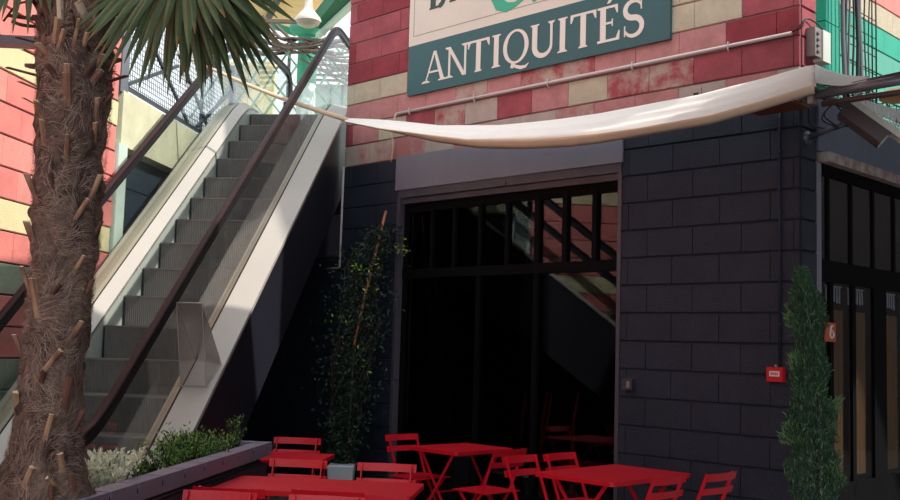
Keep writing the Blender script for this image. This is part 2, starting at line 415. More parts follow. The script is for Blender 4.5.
# dark room behind
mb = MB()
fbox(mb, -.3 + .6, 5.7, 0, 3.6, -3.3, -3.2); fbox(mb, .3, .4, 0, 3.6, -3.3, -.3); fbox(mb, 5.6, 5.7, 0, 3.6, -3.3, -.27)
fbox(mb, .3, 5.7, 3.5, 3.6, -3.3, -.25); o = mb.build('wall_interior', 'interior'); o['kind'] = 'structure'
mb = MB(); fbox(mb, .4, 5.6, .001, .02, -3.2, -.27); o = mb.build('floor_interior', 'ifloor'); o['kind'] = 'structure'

# ------------------------------------------------------------------ corner shop front
w2 = empty('window_2', SP(2.2, 0, 0)); tag(w2, kind='structure')
mb = MB()
sbox(mb, .265, .35, 0, 3.25, -.12, .01); mb.build('corner_post', 'lintel', w2)
mb = MB()
sbox(mb, .35, 5, 3.16, 3.26, -.03, 0); sbox(mb, .35, 5, 2.28, 2.46, -.03, 0); sbox(mb, .35, 5, 0, .62, -.12, 0)
for v in (.51, .955, 1.41, 1.87, 2.33, 2.8, 3.3, 3.8): sbox(mb, v - .022, v + .022, 2.4, 3.2, -.03, -.004)
for a, b in ((.53, .59), (.955, 1.02), (1.40, 1.66), (2.1, 2.17), (2.5, 2.76), (3.2, 3.27), (3.6, 3.86)): sbox(mb, a, b, .5, 2.3, -.03, .0)
mb.build('glazing_bar', 'frame', w2)
mb = MB(); sbox(mb, .35, 5, .6, 3.2, -.018, -.012); mb.build('pane', 'glass_shop', w2)
mb = MB(); sbox(mb, .35, 5, 3.26, 3.345, -.1, .08); o = mb.build('trim_1', 'strip'); o['kind'] = 'structure'
mb = MB(); sbox(mb, .265, 5, 3.345, 3.78, -.12, .03); o = mb.build('wall_shop_header', 'header'); o['kind'] = 'structure'
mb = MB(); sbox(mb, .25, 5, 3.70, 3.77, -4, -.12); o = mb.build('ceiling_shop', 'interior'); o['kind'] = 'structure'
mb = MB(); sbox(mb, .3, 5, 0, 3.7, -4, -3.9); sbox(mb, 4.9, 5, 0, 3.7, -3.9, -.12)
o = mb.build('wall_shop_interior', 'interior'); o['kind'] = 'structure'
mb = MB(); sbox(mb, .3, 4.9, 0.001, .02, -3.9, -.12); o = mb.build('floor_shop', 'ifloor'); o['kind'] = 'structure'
PN = [(.36, .50), (.62, .93), (1.05, 1.38), (1.69, 2.08), (2.2, 2.48), (2.79, 3.18)]
NM = ['behind the cypress', 'beside the orange plaque', 'right of the narrow bar', 'right of the thick post', 'further right', 'last on the right']
def wavy(mb, v0, v1, z0, z1, o, amp, n, scal=0):
    N = n * 8; vs = []; fs = []
    for i in range(N + 1):
        t = i / N; v = v0 + (v1 - v0) * t; oo = o + amp * math.sin(t * n * 2 * math.pi)
        zb = z0 + scal * abs(math.sin(t * n * math.pi))
        vs += [SP(v, zb, oo), SP(v, z1, oo)]
    for i in range(N): fs.append((2 * i, 2 * i + 2, 2 * i + 3, 2 * i + 1))
    mb.add(vs, fs, 0, True)
for i, (a, b) in enumerate(PN):
    mb = MB()
    n = int((b - a) / .045)
    for j in range(n):
        v = a + (b - a) * (j + .5) / n
        mb.bar(SP(v - .004, 2.262, -.09), SP(v + ru(-.008, .008), 2.125 + ru(-.008, .008), -.09), .024, .004, up=NV)
    mb.bar(SP(a, 2.262, -.09), SP(b, 2.262, -.09), .012, .012)
    one('window_valance', mb, 'lace', 'short white lace strip hung in the corner shop window pane ' + NM[i], 'window valance', 'lace strips in the shop window')
    if i in (1, 2, 3, 5):
        mb = MB(); wavy(mb, a + (.0 if i != 3 else .06), b, .66, 2.06, -.075, .012, int((b - a) / .06))
        one('curtain', mb, 'curtain', 'ochre curtain hanging inside the corner shop pane ' + NM[i], 'curtain', 'curtains in the shop window')
mb = MB(); wavy(mb, 1.69, 1.76, .66, 2.24, -.06, .01, 2)
one('curtain', mb, 'curtainw', 'narrow greyish white curtain edge beside the thick post of the corner shop', 'curtain', 'curtains in the shop window')
for v, zz, r in ((.62, 2.93, .10), (1.05, 2.9, .08)):  # hanging pale shapes added in place of a reflection in the upper panes
    t = empty('added_pale_shape', SP(v, 2.8, -1.0)); tag(t, ('left' if v < 1 else 'right') + ' one of two added pale round shapes in place of a reflection, behind the upper shop panes', 'lamp', 'added pale shapes in the corner shop')
    mb = MB(); mb.lathe(SP(v, zz, -1.0), [(0.02, .09), (r * .7, .07), (r, 0), (r * .8, -.07), (.02, -.08)], 16); mb.build('shape_body', 'lampin', t)
    mb = MB(); mb.tube([SP(v, zz + .08, -1.0), SP(v, 3.7, -1.0)], .008, 5); mb.build('cord', 'cable', t)
# plaque with the house number
t = empty('number_plaque', SP(.47, 1.78, .03)); tag(t, 'small orange square plaque with a white 6 beside the cypress', 'sign')
mb = MB(); sbox(mb, .375, .552, 1.785, 1.94, .02, .035); mb.build('panel', 'orange', t)
mb = MB(); mb.tube([SP(.47 + .032 * math.sin(a) * (1 if a > 0 else 1), 1.845 + .03 * math.cos(a), .04) for a in [k * math.pi / 8 for k in range(17)]], .008, 5)
mb.tube([SP(.44, 1.85, .04), SP(.445, 1.885, .04), SP(.47, 1.915, .04), SP(.492, 1.915, .04)], .008, 5); mb.build('numeral', 'white', t)
mb = MB(); mb.bar(SP(.355, 1.9, .025), SP(.40, 1.9, .025), .012, .012); mb.build('bracket', 'cable', t)

# ------------------------------------------------------------------ upper walls right of the corner
UM = ['mortar_dark', 'teal2', 'teal', 'cream', 'lpink', 'lpink2']
block_wall('wall_far_right', lambda v, z, o: SP(v, z, o - .9), NV, .3, 7, 3.78, 6.6, UM,
           lambda k, j, u, z: 1 if z < 5.2 else (2 if z < 5.5 else (3 if z < 5.7 else 4)), bl=.5, bh=.27, ph=(.1, .35), z_ph=.0)
P0 = shp(825, 30, -.6); P1 = shp(840, 30, -.6); va = (P0 - K).dot(V); vb = (P1 - K).dot(V)
mb = MB()
for a, b in ((4.35, 4.93), (4.94, 5.5), (5.51, 6.2)): sbox(mb, va, vb, a, b, -.89, -.6)
one('green_column', mb, 'teal', 'teal green pilaster behind the corner of the pink wall', 'pillar')
for i, (px, r, mt) in enumerate(((843.5, .022, 'cableg'), (846, .016, 'cable'), (849, .012, 'cableg'), (853, .011, 'cable'), (857, .02, 'cable'), (860, .02, 'cableg'), (865, .008, 'cable'), (869, .007, 'cable'))):
    mb = MB(); P = shp(px, 20, -.45); mb.tube([Vector((P.x + .01 * math.sin(k * 1.3 + i), P.y, 3.85 + k * .3)) for k in range(9)], r, 7)
    one('riser_cable', mb, mt, ('thick grey' if r > .015 and mt == 'cableg' else 'black' if mt == 'cable' else 'thin grey') + ' vertical cable, number %s from the left in the bundle on the teal wall' % ('one two three four five six seven eight'.split()[i]), 'cable', 'vertical cables beside the teal pilaster')
mb = MB()                                            # wire cable cage
for px in (872, 876): P = shp(px, 20, -.5); mb.tube([Vector((P.x, P.y, 3.85)), Vector((P.x, P.y, 6.4))], .008, 5)
A_, B_ = shp(850, 20, -.5), shp(876, 20, -.5)
for k in range(13): z = 4 + k * .19; mb.tube([Vector((A_.x, A_.y, z)), Vector((B_.x, B_.y, z))], .006, 4)
one('cable_ladder', mb, 'cable', 'thin black wire ladder carrying the vertical cables on the teal wall', 'cable tray')
mb = MB()
for k in range(13):
    v = .75 + k * .16
    mb.tube([SP(v, 3.92, -.1), SP(v, 4.1, -.1), SP(v, 4.1, -.32)], .006, 4)
for z, o in ((3.94, -.1), (4.02, -.1), (4.1, -.1), (4.1, -.2), (4.1, -.32)): mb.tube([SP(.72, z, o), SP(2.8, z, o)], .006, 4)
one('wire_basket_tray', mb, 'cable', 'black wire basket tray lying above the shop header', 'cable tray')
for i, (lb, o_) in enumerate((('thick black loose cable lying over the shop header, nearest the junction box', 0), ('grey loose cable looping over the shop header below the teal pilaster', -.12), ('black loose cable curling beside the wire basket tray', -.24), ('grey loose cable hanging lowest over the front of the shop header', .05))):
    mb = MB()
    for k2 in range(3 if i in (1, 2) else 1):
        a = .38 + i * .18; pts = [SP(a + k * .15 + ru(-.06, .06), 3.84 + ru(0, .2), o_ + ru(-.03, .03)) for k in range(8)]
        break
    mb.tube(spline(pts, 5), .013 if i != 3 else .009, 6)
    one('loose_cable', mb, ('cable', 'cableg')[i % 2], lb, 'cable')
mb = MB(); mb.obox(SP(.95, 3.815, -.2), V * .5, NV * .2, Z * .03); mb.obox(SP(.95, 3.88, -.15), V * .22, NV * .06, Z * .04)
one('cable_trunking', mb, 'cable', 'flat black trunking box under the loose cables on the shop roof', 'electrical box')
# junction boxes on the return of the pink wall
t = empty('junction_box', SP(.22, 4.05, .06)); tag(t, 'grey metal junction box with a white cover on the pink wall corner', 'electrical box')
mb = MB(); sbox(mb, .08, .19, 4.09, 4.33, .014, .09); mb.build('body', 'boxgrey', t)
mb = MB(); sbox(mb, .205, .34, 4.07, 4.33, -.04, .10); mb.build('cover', 'boxwhite', t)
for k in range(4): mb = MB(); mb.lathe(SP(.12, 4.13 + k * .05, .09), [(.016, 0), (.016, .012), (.001, .013)], 8, axis=NV); mb.build('cable_gland', 'cableg', t)
mb = MB(); mb.tube(spline([FP(.06, 4.283, .04), FP(-.03, 4.31, .03), SP(.06, 4.40, .03), SP(.2, 4.39, .05), SP(.3, 4.36, .05)], 5), .008, 5)
one('feed_cable', mb, 'cable', 'black cable bending round the pink corner from the white pipe to the junction box', 'cable')

# ------------------------------------------------------------------ sign
sg = empty('shop_sign', FP(2.95, 4.465, .02)); tag(sg, 'cream and dark teal wall sign reading ANTIQUITÉS on the red block wall', 'sign')
mb = MB(); fbox(mb, 1.205, 4.65, 4.445, 5.012, .014, .05); mb.build('lower_band', 'signgreen', sg)
mb = MB(); fbox(mb, 1.205, 4.654, 5.012, 6.2, .014, .05); mb.build('upper_board', 'signcream', sg)
mb = MB(); fbox(mb, 1.26, 4.58, 5.115, 5.122, .05, .052); fbox(mb, 4.573, 4.58, 5.115, 6.1, .05, .052); fbox(mb, 1.26, 1.267, 5.115, 6.1, .05, .052); fbox(mb, 1.26, 4.58, 6.095, 6.1, .05, .052)
mb.build('border_line', 'lineg', sg)
def rect(a, b, c, d): return [(a, c), (b, c), (b, d), (a, d)]
def serif(xc, w, y, up, t=.055):                  # slab with bracket
    s = 1 if up else -1
    return [(xc - w, y), (xc + w, y), (xc + w, y + s * t * .6), (xc + w * .45, y + s * t * 1.3), (xc - w * .45, y + s * t * 1.3), (xc - w, y + s * t * .6)]
def stroke(pts, ws):                               # variable-width centre line as quads
    out = []
    for i in range(len(pts) - 1):
        (x0, y0), (x1, y1) = pts[i], pts[i + 1]
        def nrm(k):
            a = pts[max(k - 1, 0)]; b = pts[min(k + 1, len(pts) - 1)]; dx, dy = b[0] - a[0], b[1] - a[1]; l = math.hypot(dx, dy); return -dy / l, dx / l
        n0, n1 = nrm(i), nrm(i + 1); w0, w1 = ws[i] / 2, ws[i + 1] / 2
        out.append([(x0 + n0[0] * w0, y0 + n0[1] * w0), (x0 - n0[0] * w0, y0 - n0[1] * w0), (x1 - n1[0] * w1, y1 - n1[1] * w1), (x1 + n1[0] * w1, y1 + n1[1] * w1)])
    return out
def arc(cx, cy, rx, ry, a0, a1, n): return [(cx + rx * math.cos(math.radians(a0 + (a1 - a0) * k / n)), cy + ry * math.sin(math.radians(a0 + (a1 - a0) * k / n))) for k in range(n + 1)]
TK, TN = .19, .085
def G_A(w): return [[(.12*w,0.04),(.12*w+.05,0.04),(.5*w+.04,1),(.5*w-.05,1)], [(.5*w-.05,1),(.5*w+.06,1),(.86*w+.07,.04),(.86*w-.09,.04)], rect(.28*w,.7*w,.3,.36), serif(.14*w,.15*w+.02,0,1), serif(.86*w,.15*w+.03,0,1)]
def G_N(w): return [rect(.16*w,.16*w+TN,.03,.97), rect(.84*w-TN/2,.84*w+TN/2,0,.97), [(.10*w,1),(.10*w+.14,1),(.84*w+.035,0),(.84*w-.11,0)], serif(.16*w+TN/2,.15*w,0,1), serif(.84*w,.15*w,1,0), serif(.13*w,.1*w,1,0)]
def G_T(w): return [rect(.5*w-TK/2,.5*w+TK/2,.02,1), rect(.03*w,.97*w,.93,1), [(.03*w,1),(.03*w,.76),(.07*w,.76),(.16*w,.94),(.16*w,1)], [(.97*w,1),(.97*w,.76),(.93*w,.76),(.84*w,.94),(.84*w,1)], serif(.5*w,.15,0,1)]
def G_I(w): return [rect(.5*w-TK/2,.5*w+TK/2,.02,.98), serif(.5*w,.17,0,1), serif(.5*w,.17,1,0)]
def ring(cx, cy, rx, ry, ix, iy, n=28):
    o = arc(cx, cy, rx, ry, 0, 360, n); i_ = arc(cx, cy, ix, iy, 0, 360, n)
    return [[o[k], o[k+1], i_[k+1], i_[k]] for k in range(n)]
def G_Q(w): return ring(.5*w,.5,.5*w,.52,.5*w-.15,.45) + stroke([(.38*w,0.0),(.5*w,-.10),(.7*w,-.17),(.9*w,-.17),(1.02*w,-.08)],[.04,.10,.11,.08,.02]) + [[(.35*w,.03),(.5*w,.03),(.42*w,-.15),(.3*w,-.12)]]
def G_U(w): return [rect(.17*w,.17*w+TK,.3,.98), rect(.85*w-TN/2,.85*w+TN/2,.3,.98), serif(.17*w+TK/2,.16,1,0), serif(.85*w,.12,1,0)] + stroke(arc(.17*w+TK/2+(.68*w-TK/2)/2,.32,(.68*w-TK/2)/2,.28,180,360,14),[TK-(TK-TN)*k/14 for k in range(15)])
def G_E(w): return [rect(.14*w,.14*w+TK,.02,.98), rect(.02,.9*w,.93,1), rect(.02,.96*w,0,.07), rect(.2*w,.68*w,.49,.55), [(.9*w,1),(.9*w,.76),(.86*w,.76),(.76*w,.94)], [(.97*w,.0),(.99*w,.26),(.94*w,.26),(.82*w,.06)], rect(.64*w,.69*w,.42,.62)]
def G_EA(w): return G_E(w) + [[(.42*w,1.07),(.55*w,1.07),(.8*w,1.25),(.58*w,1.25)]]
def G_S(w):
    p = arc(.5*w,.74,.34*w,.23,20,270,14)[:] + arc(.5*w,.26,.36*w,.25,90,-160,14)[1:]
    n = len(p); ws = [.05 + .11 * math.sin(math.pi * k / (n - 1)) ** .8 for k in range(n)]
    return stroke(p, ws) + [rect(.80*w,.85*w,.7,.98), rect(.12*w,.17*w,.02,.32)]
def G_B(w): return [rect(.14*w,.14*w+TK,.02,.98), serif(.14*w+TK/2,.13,0,1), rect(.14*w,.6*w,0,.06), rect(.14*w,.55*w,.94,1), rect(.14*w,.55*w,.5,.56)] + stroke(arc(.58*w,.27,.32*w,.24,-90,90,10),[.06]+[.14]*9+[.06]) + stroke(arc(.52*w,.76,.28*w,.21,-90,90,10),[.06]+[.12]*9+[.06])
def G_R(w): return [rect(.14*w,.14*w+TK,.02,.98), serif(.14*w+TK/2,.13,0,1), rect(.14*w,.55*w,.94,1), rect(.14*w,.55*w,.46,.52), [(.45*w,.5),(.6*w,.5),(1.0*w,0),(.78*w,0)]] + stroke(arc(.52*w,.73,.3*w,.23,-90,90,10),[.06]+[.12]*9+[.06])
def G_AMP(w): return stroke([(.98*w,.06),(.86*w,.0),(.74*w,.12),(.62*w,.06),(.46*w,.0),(.28*w,-.01),(.12*w,.06),(.03*w,.2),(.06*w,.36),(.2*w,.48),(.42*w,.58),(.56*w,.72),(.55*w,.9),(.4*w,1),(.25*w,.9),(.27*w,.72),(.45*w,.45),(.7*w,.16)],[.03,.10,.14,.06,.07,.14,.18,.18,.16,.12,.09,.1,.1,.07,.07,.1,.14,.12]) + stroke([(.74*w,.12),(.86*w,.3),(.9*w,.45)],[.12,.07,.04])
def glyph(name, fn, uL, uR, z0, hgt, mt):
    uL = 3.0 + (uL - 3.0) * .968 - .05; uR = 3.0 + (uR - 3.0) * .968 - .05; z0 -= .027; mb = MB(); w = (uL - uR) / hgt
    for i, poly in enumerate(fn(w)):
        mb.prism(poly, lambda x, y, d: FP(uL - x * hgt, z0 + y * hgt, d), .0495, .0545 + i * .00001)
    mb.build(name, mt, sg)
for fn, a, b in ((G_A, 4.50, 4.125), (G_N, 4.15, 3.765), (G_T, 3.80, 3.455), (G_I, 3.47, 3.26), (G_Q, 3.265, 2.91), (G_U, 2.925, 2.55), (G_I, 2.56, 2.36), (G_T, 2.37, 2.03), (G_EA, 2.03, 1.755), (G_S, 1.74, 1.465)):
    glyph('letter', fn, a, b, 4.572, .345, 'lettercream')
glyph('letter', G_B, 4.45, 4.16, 5.40, .42, 'letterdark'); glyph('letter', G_R, 4.13, 3.84, 5.42, .38, 'letterdark')
glyph('ampersand', G_AMP, 3.42, 2.74, 5.19, .75, 'lettermint')

# ------------------------------------------------------------------ pipes and small boxes on the facade
t = empty('conduit_pipe', FP(2.4, 4.22, .03)); tag(t, 'long white pipe running level below the ANTIQUITÉS sign', 'pipe')
mb = MB(); mb.tube([FP(4.83, 4.272, .04), FP(.05, 4.272, .04)], .017, 8); mb.build('pipe', 'pipe', t)
for u in (4.6, 3.6, 2.6, 1.6, .62): mb = MB(); mb.tube([FP(u, 4.30, .012), FP(u, 4.30, .06), FP(u, 4.24, .062), FP(u, 4.22, .03)], .008, 5); mb.build('clip', 'pipe', t)
mb = MB(); mb.tube(spline([FP(4.83, 4.27, .05), FP(4.86, 4.1, .08), FP(4.85, 3.9, .06), FP(4.87, 3.72, .06)], 4), .009, 5)
tag(mb.build('hanging_cord', 'rope', t), 'cream cord')
mb = MB(); mb.tube([FP(5.755, 3.76, .03), FP(5.755, 2.56, .03), FP(5.775, 2.545, .03), FP(6.02, 2.545, .03)], .014, 7)
one('corner_cable_duct', mb, 'pipe', 'white vertical pipe with a short elbow at the left edge of the dark wall', 'pipe')
mb = MB(); mb.tube([FP(.165, 3.75, .024), FP(.165, 1.58, .024)], .011, 7)
for z in (3.3, 2.8, 2.3, 1.9): fbox(mb, .145, .185, z, z + .02, .01, .038)
one('dark_conduit', mb, 'dark', 'dark painted conduit running down the dark wall to the red fire point', 'pipe')
t = empty('fire_call_point', FP(.19, 1.44, .03)); tag(t, 'small red fire call point box on the dark block wall', 'fire alarm')
mb = MB(); fbox(mb, .118, .258, 1.45, 1.565, .01, .065); mb.build('housing', 'firered', t)
mb = MB(); fbox(mb, .145, .232, 1.492, 1.535, .064, .068); mb.build('label_plate', 'white', t)
mb = MB()
for k in range(4): fbox(mb, .158 + k * .017, .168 + k * .017, 1.503, 1.523, .068, .07)
mb.build('lettering', 'firered', t)
mb = MB(); mb.lathe(FP(.19, 1.565, .035), [(.013, 0), (.013, .02), (.001, .025)], 8); mb.build('gland', 'boxgrey', t)
t = empty('light_switch', FP(1.61, 1.31, .03)); tag(t, 'small grey square switch box on the dark wall beside the big window', 'switch')
mb = MB(); fbox(mb, 1.555, 1.665, 1.315, 1.415, .01, .06); mb.build('housing', 'greyd_m', t)
mb = MB(); fbox(mb, 1.575, 1.61, 1.335, 1.395, .06, .068); mb.build('rocker', 'boxgrey', t)
mb = MB(); fbox(mb, .90, 1.0, 3.87, 3.965, .008, .02); fbox(mb, .925, .975, 3.885, 3.92, .02, .022, 1)
one('wall_vent', mb, ['greyc', 'cable'], 'tiny square pale vent in the mottled block wall above the sail', 'vent')

# ------------------------------------------------------------------ security camera
t = empty('security_camera', shp(812, 135, .02)); tag(t, 'grey box security camera on a bracket at the wall corner', 'security camera')
b0 = shp(806, 138, .015)
p1 = atY(845, 110, 8.05); p2 = atY(885, 139, 7.95); ax = (p2 - p1).normalized(); sx = ax.cross(Z).normalized(); uz = sx.cross(ax)
mb = MB()
oct_ = [(-.075, -.055), (-.045, -.085), (.045, -.085), (.075, -.055), (.075, .06), (.06, .075), (-.06, .075), (-.075, .06)]
mb.prism(oct_, lambda x, y, d: p1 + ax * d + sx * x + uz * y, 0, (p2 - p1).length); mb.build('housing', 'camdark', t)
mb = MB(); mb.prism([(x * .8, y * .8) for x, y in oct_], lambda x, y, d: p1 + ax * d + sx * x + uz * y, -.015, 0.0); mb.build('rear_cap', 'greyd_m', t)
mb = MB()
mb.obox(p1 + ax * .24 + uz * .094, ax * .26, sx * .08, uz * .005)
for s_ in (-1, 1): mb.obox(p1 + ax * .24 + uz * .075 + sx * .078 * s_, ax * .26, sx * .004, uz * .022)
mb.build('sunshield', 'camlight', t)
mid = p1 + ax * .06 - uz * .07
mb = MB(); mb.lathe(b0, [(.055, 0), (.055, .02), (.03, .035), (.001, .036)], 14, axis=NV); mb.build('wall_plate', 'greyd_m', t)
mb = MB(); mb.tube([b0 + NV * .03, b0 + (mid - b0) * .5 - Z * .01, mid - Z * .02], .022, 8); mb.lathe(mid - Z * .04, [(.03, 0), (.03, .05), (.02, .06)], 10); mb.build('bracket_arm', 'greyd_m', t)
mb = MB()
for k in range(2): mb.tube(spline([p1 - ax * .01 + uz * (.01 - .03 * k), p1 - ax * .10 - uz * .02, p1 - ax * .09 - uz * (.13 + .03 * k), mid - uz * .07, b0 + Z * .10 + NV * .05, b0 + Z * .25 + NV * .02], 5), .007, 5)
mb.build('lead', 'cable', t)

# ------------------------------------------------------------------ sail awning and its neighbours
def curve_at(pts, x): return interp(pts, x)
TOPC = [(345, 118), (365, 119), (380, 120), (440, 126), (500, 125), (553, 119), (600, 113), (640, 106), (700, 96), (760, 80), (807, 66), (815, 65)]
MIDC = [(345, 121), (365, 125), (380, 128), (425, 134), (467, 139), (525, 138.5), (560, 137), (600, 133), (640, 127.5), (710, 115), (760, 101), (815, 84)]
BOTC = [(345, 122), (365, 126), (380, 129), (438, 142), (480, 148), (525, 149), (570, 146.5), (600, 143), (640, 136), (710, 124), (760, 110), (815, 93)]
sl = empty('shade_sail', fac(590, 120, .5)); tag(sl, 'long off-white shade sail sagging across the facade above the dark opening', 'awning')
N = 110; mb = MB(); J = 14; vs = []
for i in range(N + 1):
    x = 345 + 470 * i / N; yt, ym = curve_at(TOPC, x), curve_at(MIDC, x)
    A, B = fac(x, yt, .35), fac(x, ym, .75)
    for j in range(J + 1):
        q = j / J; P = A.lerp(B, q)
        fold = .012 * math.sin(q * 17 + .9 * math.sin(x * .02)) * min(1, (x - 340) / 60)
        vs.append(P + (NF + Z) * fold)
mb.add(vs, [(i * (J + 1) + j, i * (J + 1) + j + 1, (i + 1) * (J + 1) + j + 1, (i + 1) * (J + 1) + j) for i in range(N) for j in range(J)], 0, True)
o = mb.build('cloth', 'sail', sl)
md = o.modifiers.new('solid', 'SOLIDIFY'); md.thickness = .006
mb = MB(); vs = []
for i in range(N + 1):
    x = 345 + 470 * i / N; ym, yb = curve_at(MIDC, x), curve_at(BOTC, x)
    A, B = fac(x, ym, .75), fac(x, yb + .01, .68)
    for j in range(4): vs.append(A.lerp(B, j / 3) + NF * .01 * math.sin(j))
mb.add(vs, [(i * 4 + j, i * 4 + j + 1, (i + 1) * 4 + j + 1, (i + 1) * 4 + j) for i in range(N) for j in range(3)], 0, True)
o = mb.build('hem', 'sailb', sl); md = o.modifiers.new('solid', 'SOLIDIFY'); md.thickness = .006
# the part that wraps on past the corner
mb = MB(); vs = []
E0 = [fac(815, 65, .35), fac(815, 84, .75), fac(815, 93, .68)]; E1 = [fac(870, 77, .35), fac(866, 82, .6), fac(858, 86, .6)]
for i in range(13):
    for j in range(7):
        q = j / 6; a = E0[0].lerp(E0[1], q); b = E1[0].lerp(E1[1], q); P = a.lerp(b, i / 12) - Z * .03 * math.sin(math.pi * i / 12) + Z * .012 * math.sin(q * 14)
        vs.append(P)
mb.add(vs, [(i * 7 + j, i * 7 + j + 1, (i + 1) * 7 + j + 1, (i + 1) * 7 + j) for i in range(12) for j in range(6)], 0, True)
o = mb.build('corner_flap', 'sail', sl); md = o.modifiers.new('solid', 'SOLIDIFY'); md.thickness = .006
anchor = EP(LOFF + .06, 10.95, 4.83)
mb = MB()
R0, R1 = fac(347, 119.8, .6), anchor
mb.tube([R0 + (R1 - R0) * k / 10 - Z * .05 * math.sin(math.pi * k / 10) for k in range(11)], [.030 - .0015 * k for k in range(11)], 7); mb.build('corner_rope', 'rope', sl)
t = empty('awning_roller', fac(860, 84, .6)); tag(t, 'brown-grey roller tube projecting past the corner beside the sail end', 'awning')
mb = MB(); mb.tube([fac(815, 95, .6), fac(960, 70, .6)], .036, 12); mb.build('tube', 'grey_m', t)
mb = MB(); mb.tube([fac(828, 90, .55), fac(960, 61, .55)], .02, 8); mb.tube([fac(822, 104, .6), fac(960, 83, .55)], .022, 8); mb.build('arm', 'camdark', t)
mb = MB(); mb.obox(fac(813, 96, .6), U * .02, NF * .05, Z * .065); mb.tube([fac(813, 92, .6), FP(0.02, 3.72, .0)], .016, 6); mb.build('end_bracket', 'boxgrey', t)
mb = MB(); mb.obox(FP(.10, 3.63, .25), U * .22, NF * .18, Z * .012)
one('timber_bracket_board', mb, 'potd', 'brown board under the right end of the white sail', 'board')
# scalloped valance and straw shade over the shop
mb = MB(); n = 26; A, B = shp(856, 99, .35), shp(960, 128, .35); d = (B - A)
for i in range(n):
    c = A + d * (i + .5) / n; wd = d.length / n * .5
    pts = [(-wd * .8, .06), (wd * .8, .06)] + [(wd * .9 * math.cos(a), -.05 * math.sin(a)) for a in [math.pi * k / 8 for k in range(9)]]
    mb.prism(pts, lambda x, y, q: c + d.normalized() * x + Z * (y - .05) + NV * q, 0, .004)
o = one('scalloped_valance', mb, 'white', 'white scalloped lace valance under the roller tube above the shop header', 'valance')
mb = MB()
for r_ in range(3):
    for i in range(40):
        c = A + d * (i + .5 * (r_ % 2)) / 40 - Z * (.13 + .05 * r_); mb.tube([c + Z * .02 + NV * .01, c + d.normalized() * .02 + NV * .01, c - Z * .02 + NV * .01, c - d.normalized() * .02 + NV * .01, c + Z * .02 + NV * .01], .006, 4)
one('lace_fringe', mb, 'white', 'openwork white fringe hanging under the scalloped valance', 'fringe')
mb = MB(); mb.lathe(atY(900, 94, 9.0), [(.02, .05), (.12, .03), (.17, -.01), (.175, -.04), (.16, -.05)], 24)
one('straw_lampshade', mb, 'straw', 'straw coloured shade cut by the right edge under the roller tube', 'lamp')

# ------------------------------------------------------------------ escalator
L0 = -3.965; SL = math.tan(math.radians(36.3)); WD = .95
def sp_(x, k=.10): return k * math.log1p(math.exp(min(x / k, 60))) if x / k < 60 else x
def zn(h): return SL * (sp_(h - 6.27) - sp_(h - 12.42))
es = empty('escalator', EP(L0 + WD / 2, 6, 0)); tag(es, 'steep escalator with ribbed grey steps climbing behind the palm', 'escalator')
hs = [4.6 + i * .1 for i in range(108)]
def epath(h0, h1, n=90, dz=0): return [EP(L0, h0 + (h1 - h0) * i / n, zn(h0 + (h1 - h0) * i / n) + dz) for i in range(n + 1)]
for k in range(-8, 16):
    h0 = 8.25 + .38 * k; z1 = zn(h0 + .02); z0 = zn(h0 - .36)
    mb = MB(); n = 48; vs = []
    za, zb = z1 - max(z1 - z0, .0) - .05, z1 - .012
    for i in range(2 * n + 1):
        a = .01 + (WD - .02) * i / (2 * n); d = .007 if i % 2 else 0
        vs += [EP(L0 + a, h0 + d, zb), EP(L0 + a, h0 + .02 + d, za)]
    mb.add(vs, [(2 * i, 2 * i + 1, 2 * i + 3, 2 * i + 2) for i in range(2 * n)], 0)
    mb.obox(EP(L0 + WD / 2, h0 + .19, z1 - .008), WW * (WD / 2 - .01), HH * .19, Z * .008, 0)
    mb.obox(EP(L0 + WD / 2, h0 + .24, z1 - .2), WW * (WD / 2 - .01), HH * .12, Z * .14, 1)
    for a in (.012, WD - .012): mb.obox(EP(L0 + a, h0 + .02, (za + zb) / 2), WW * .004, HH * .02, Z * (zb - za) / 2, 1)
    mb.build('step', ['step', 'stepdark'], es)
def band(name, prof, mt, h0=4.7, h1=15.3, n=100):
    mb = MB(); mb.sweep(epath(h0, h1, n), prof, WW); return mb.build(name, mt, es)
band('skirt_panel', [(-.012, -.32), (0, -.32), (0, .075), (-.012, .075)], 'skirt')
band('skirt_panel', [(WD, -.32), (WD + .012, -.32), (WD + .012, .075), (WD, .075)], 'skirt')
band('inner_deck', [(0.0, .05), (-.0, .08), (-.105, .145), (-.115, .05)], 'alu')
band('inner_deck', [(WD, .05), (WD, .08), (WD + .085, .125), (WD + .09, .05)], 'alu_out')
band('rubber_seam', [(-.112, .06), (-.112, .136), (-.128, .136), (-.128, .06)], 'groove')
band('rubber_seam', [(WD + .084, .06), (WD + .084, .126), (WD + .106, .126), (WD + .106, .06)], 'groove')
band('outer_deck', [(-.128, .06), (-.128, .14), (-.335, .09), (-.335, .06)], 'alu_out')
band('outer_deck', [(WD + .104, .06), (WD + .104, .13), (WD + .325, .085), (WD + .325, .05)], 'alu')
def vprism(name, a0, a1, top, bot, mt, h0=4.7, h1=15.3, n=60):
    mb = MB(); P = [h0 + (h1 - h0) * i / n for i in range(n + 1)]; vs = []
    for h in P: vs += [EP(L0 + a0, h, zn(h) + top), EP(L0 + a1, h, zn(h) + top), EP(L0 + a1, h, max(0.002, zn(h) + bot)), EP(L0 + a0, h, max(0.002, zn(h) + bot))]
    fs = [(4 * i + k, 4 * i + (k + 1) % 4, 4 * i + 4 + (k + 1) % 4, 4 * i + 4 + k) for i in range(n) for k in range(4)] + [(0, 1, 2, 3), (4 * n + 3, 4 * n + 2, 4 * n + 1, 4 * n)]
    mb.add(vs, fs); return mb.build(name, mt, es)
vprism('truss_cladding', WD + .29, WD + .315, .07, -.93, 'truss')
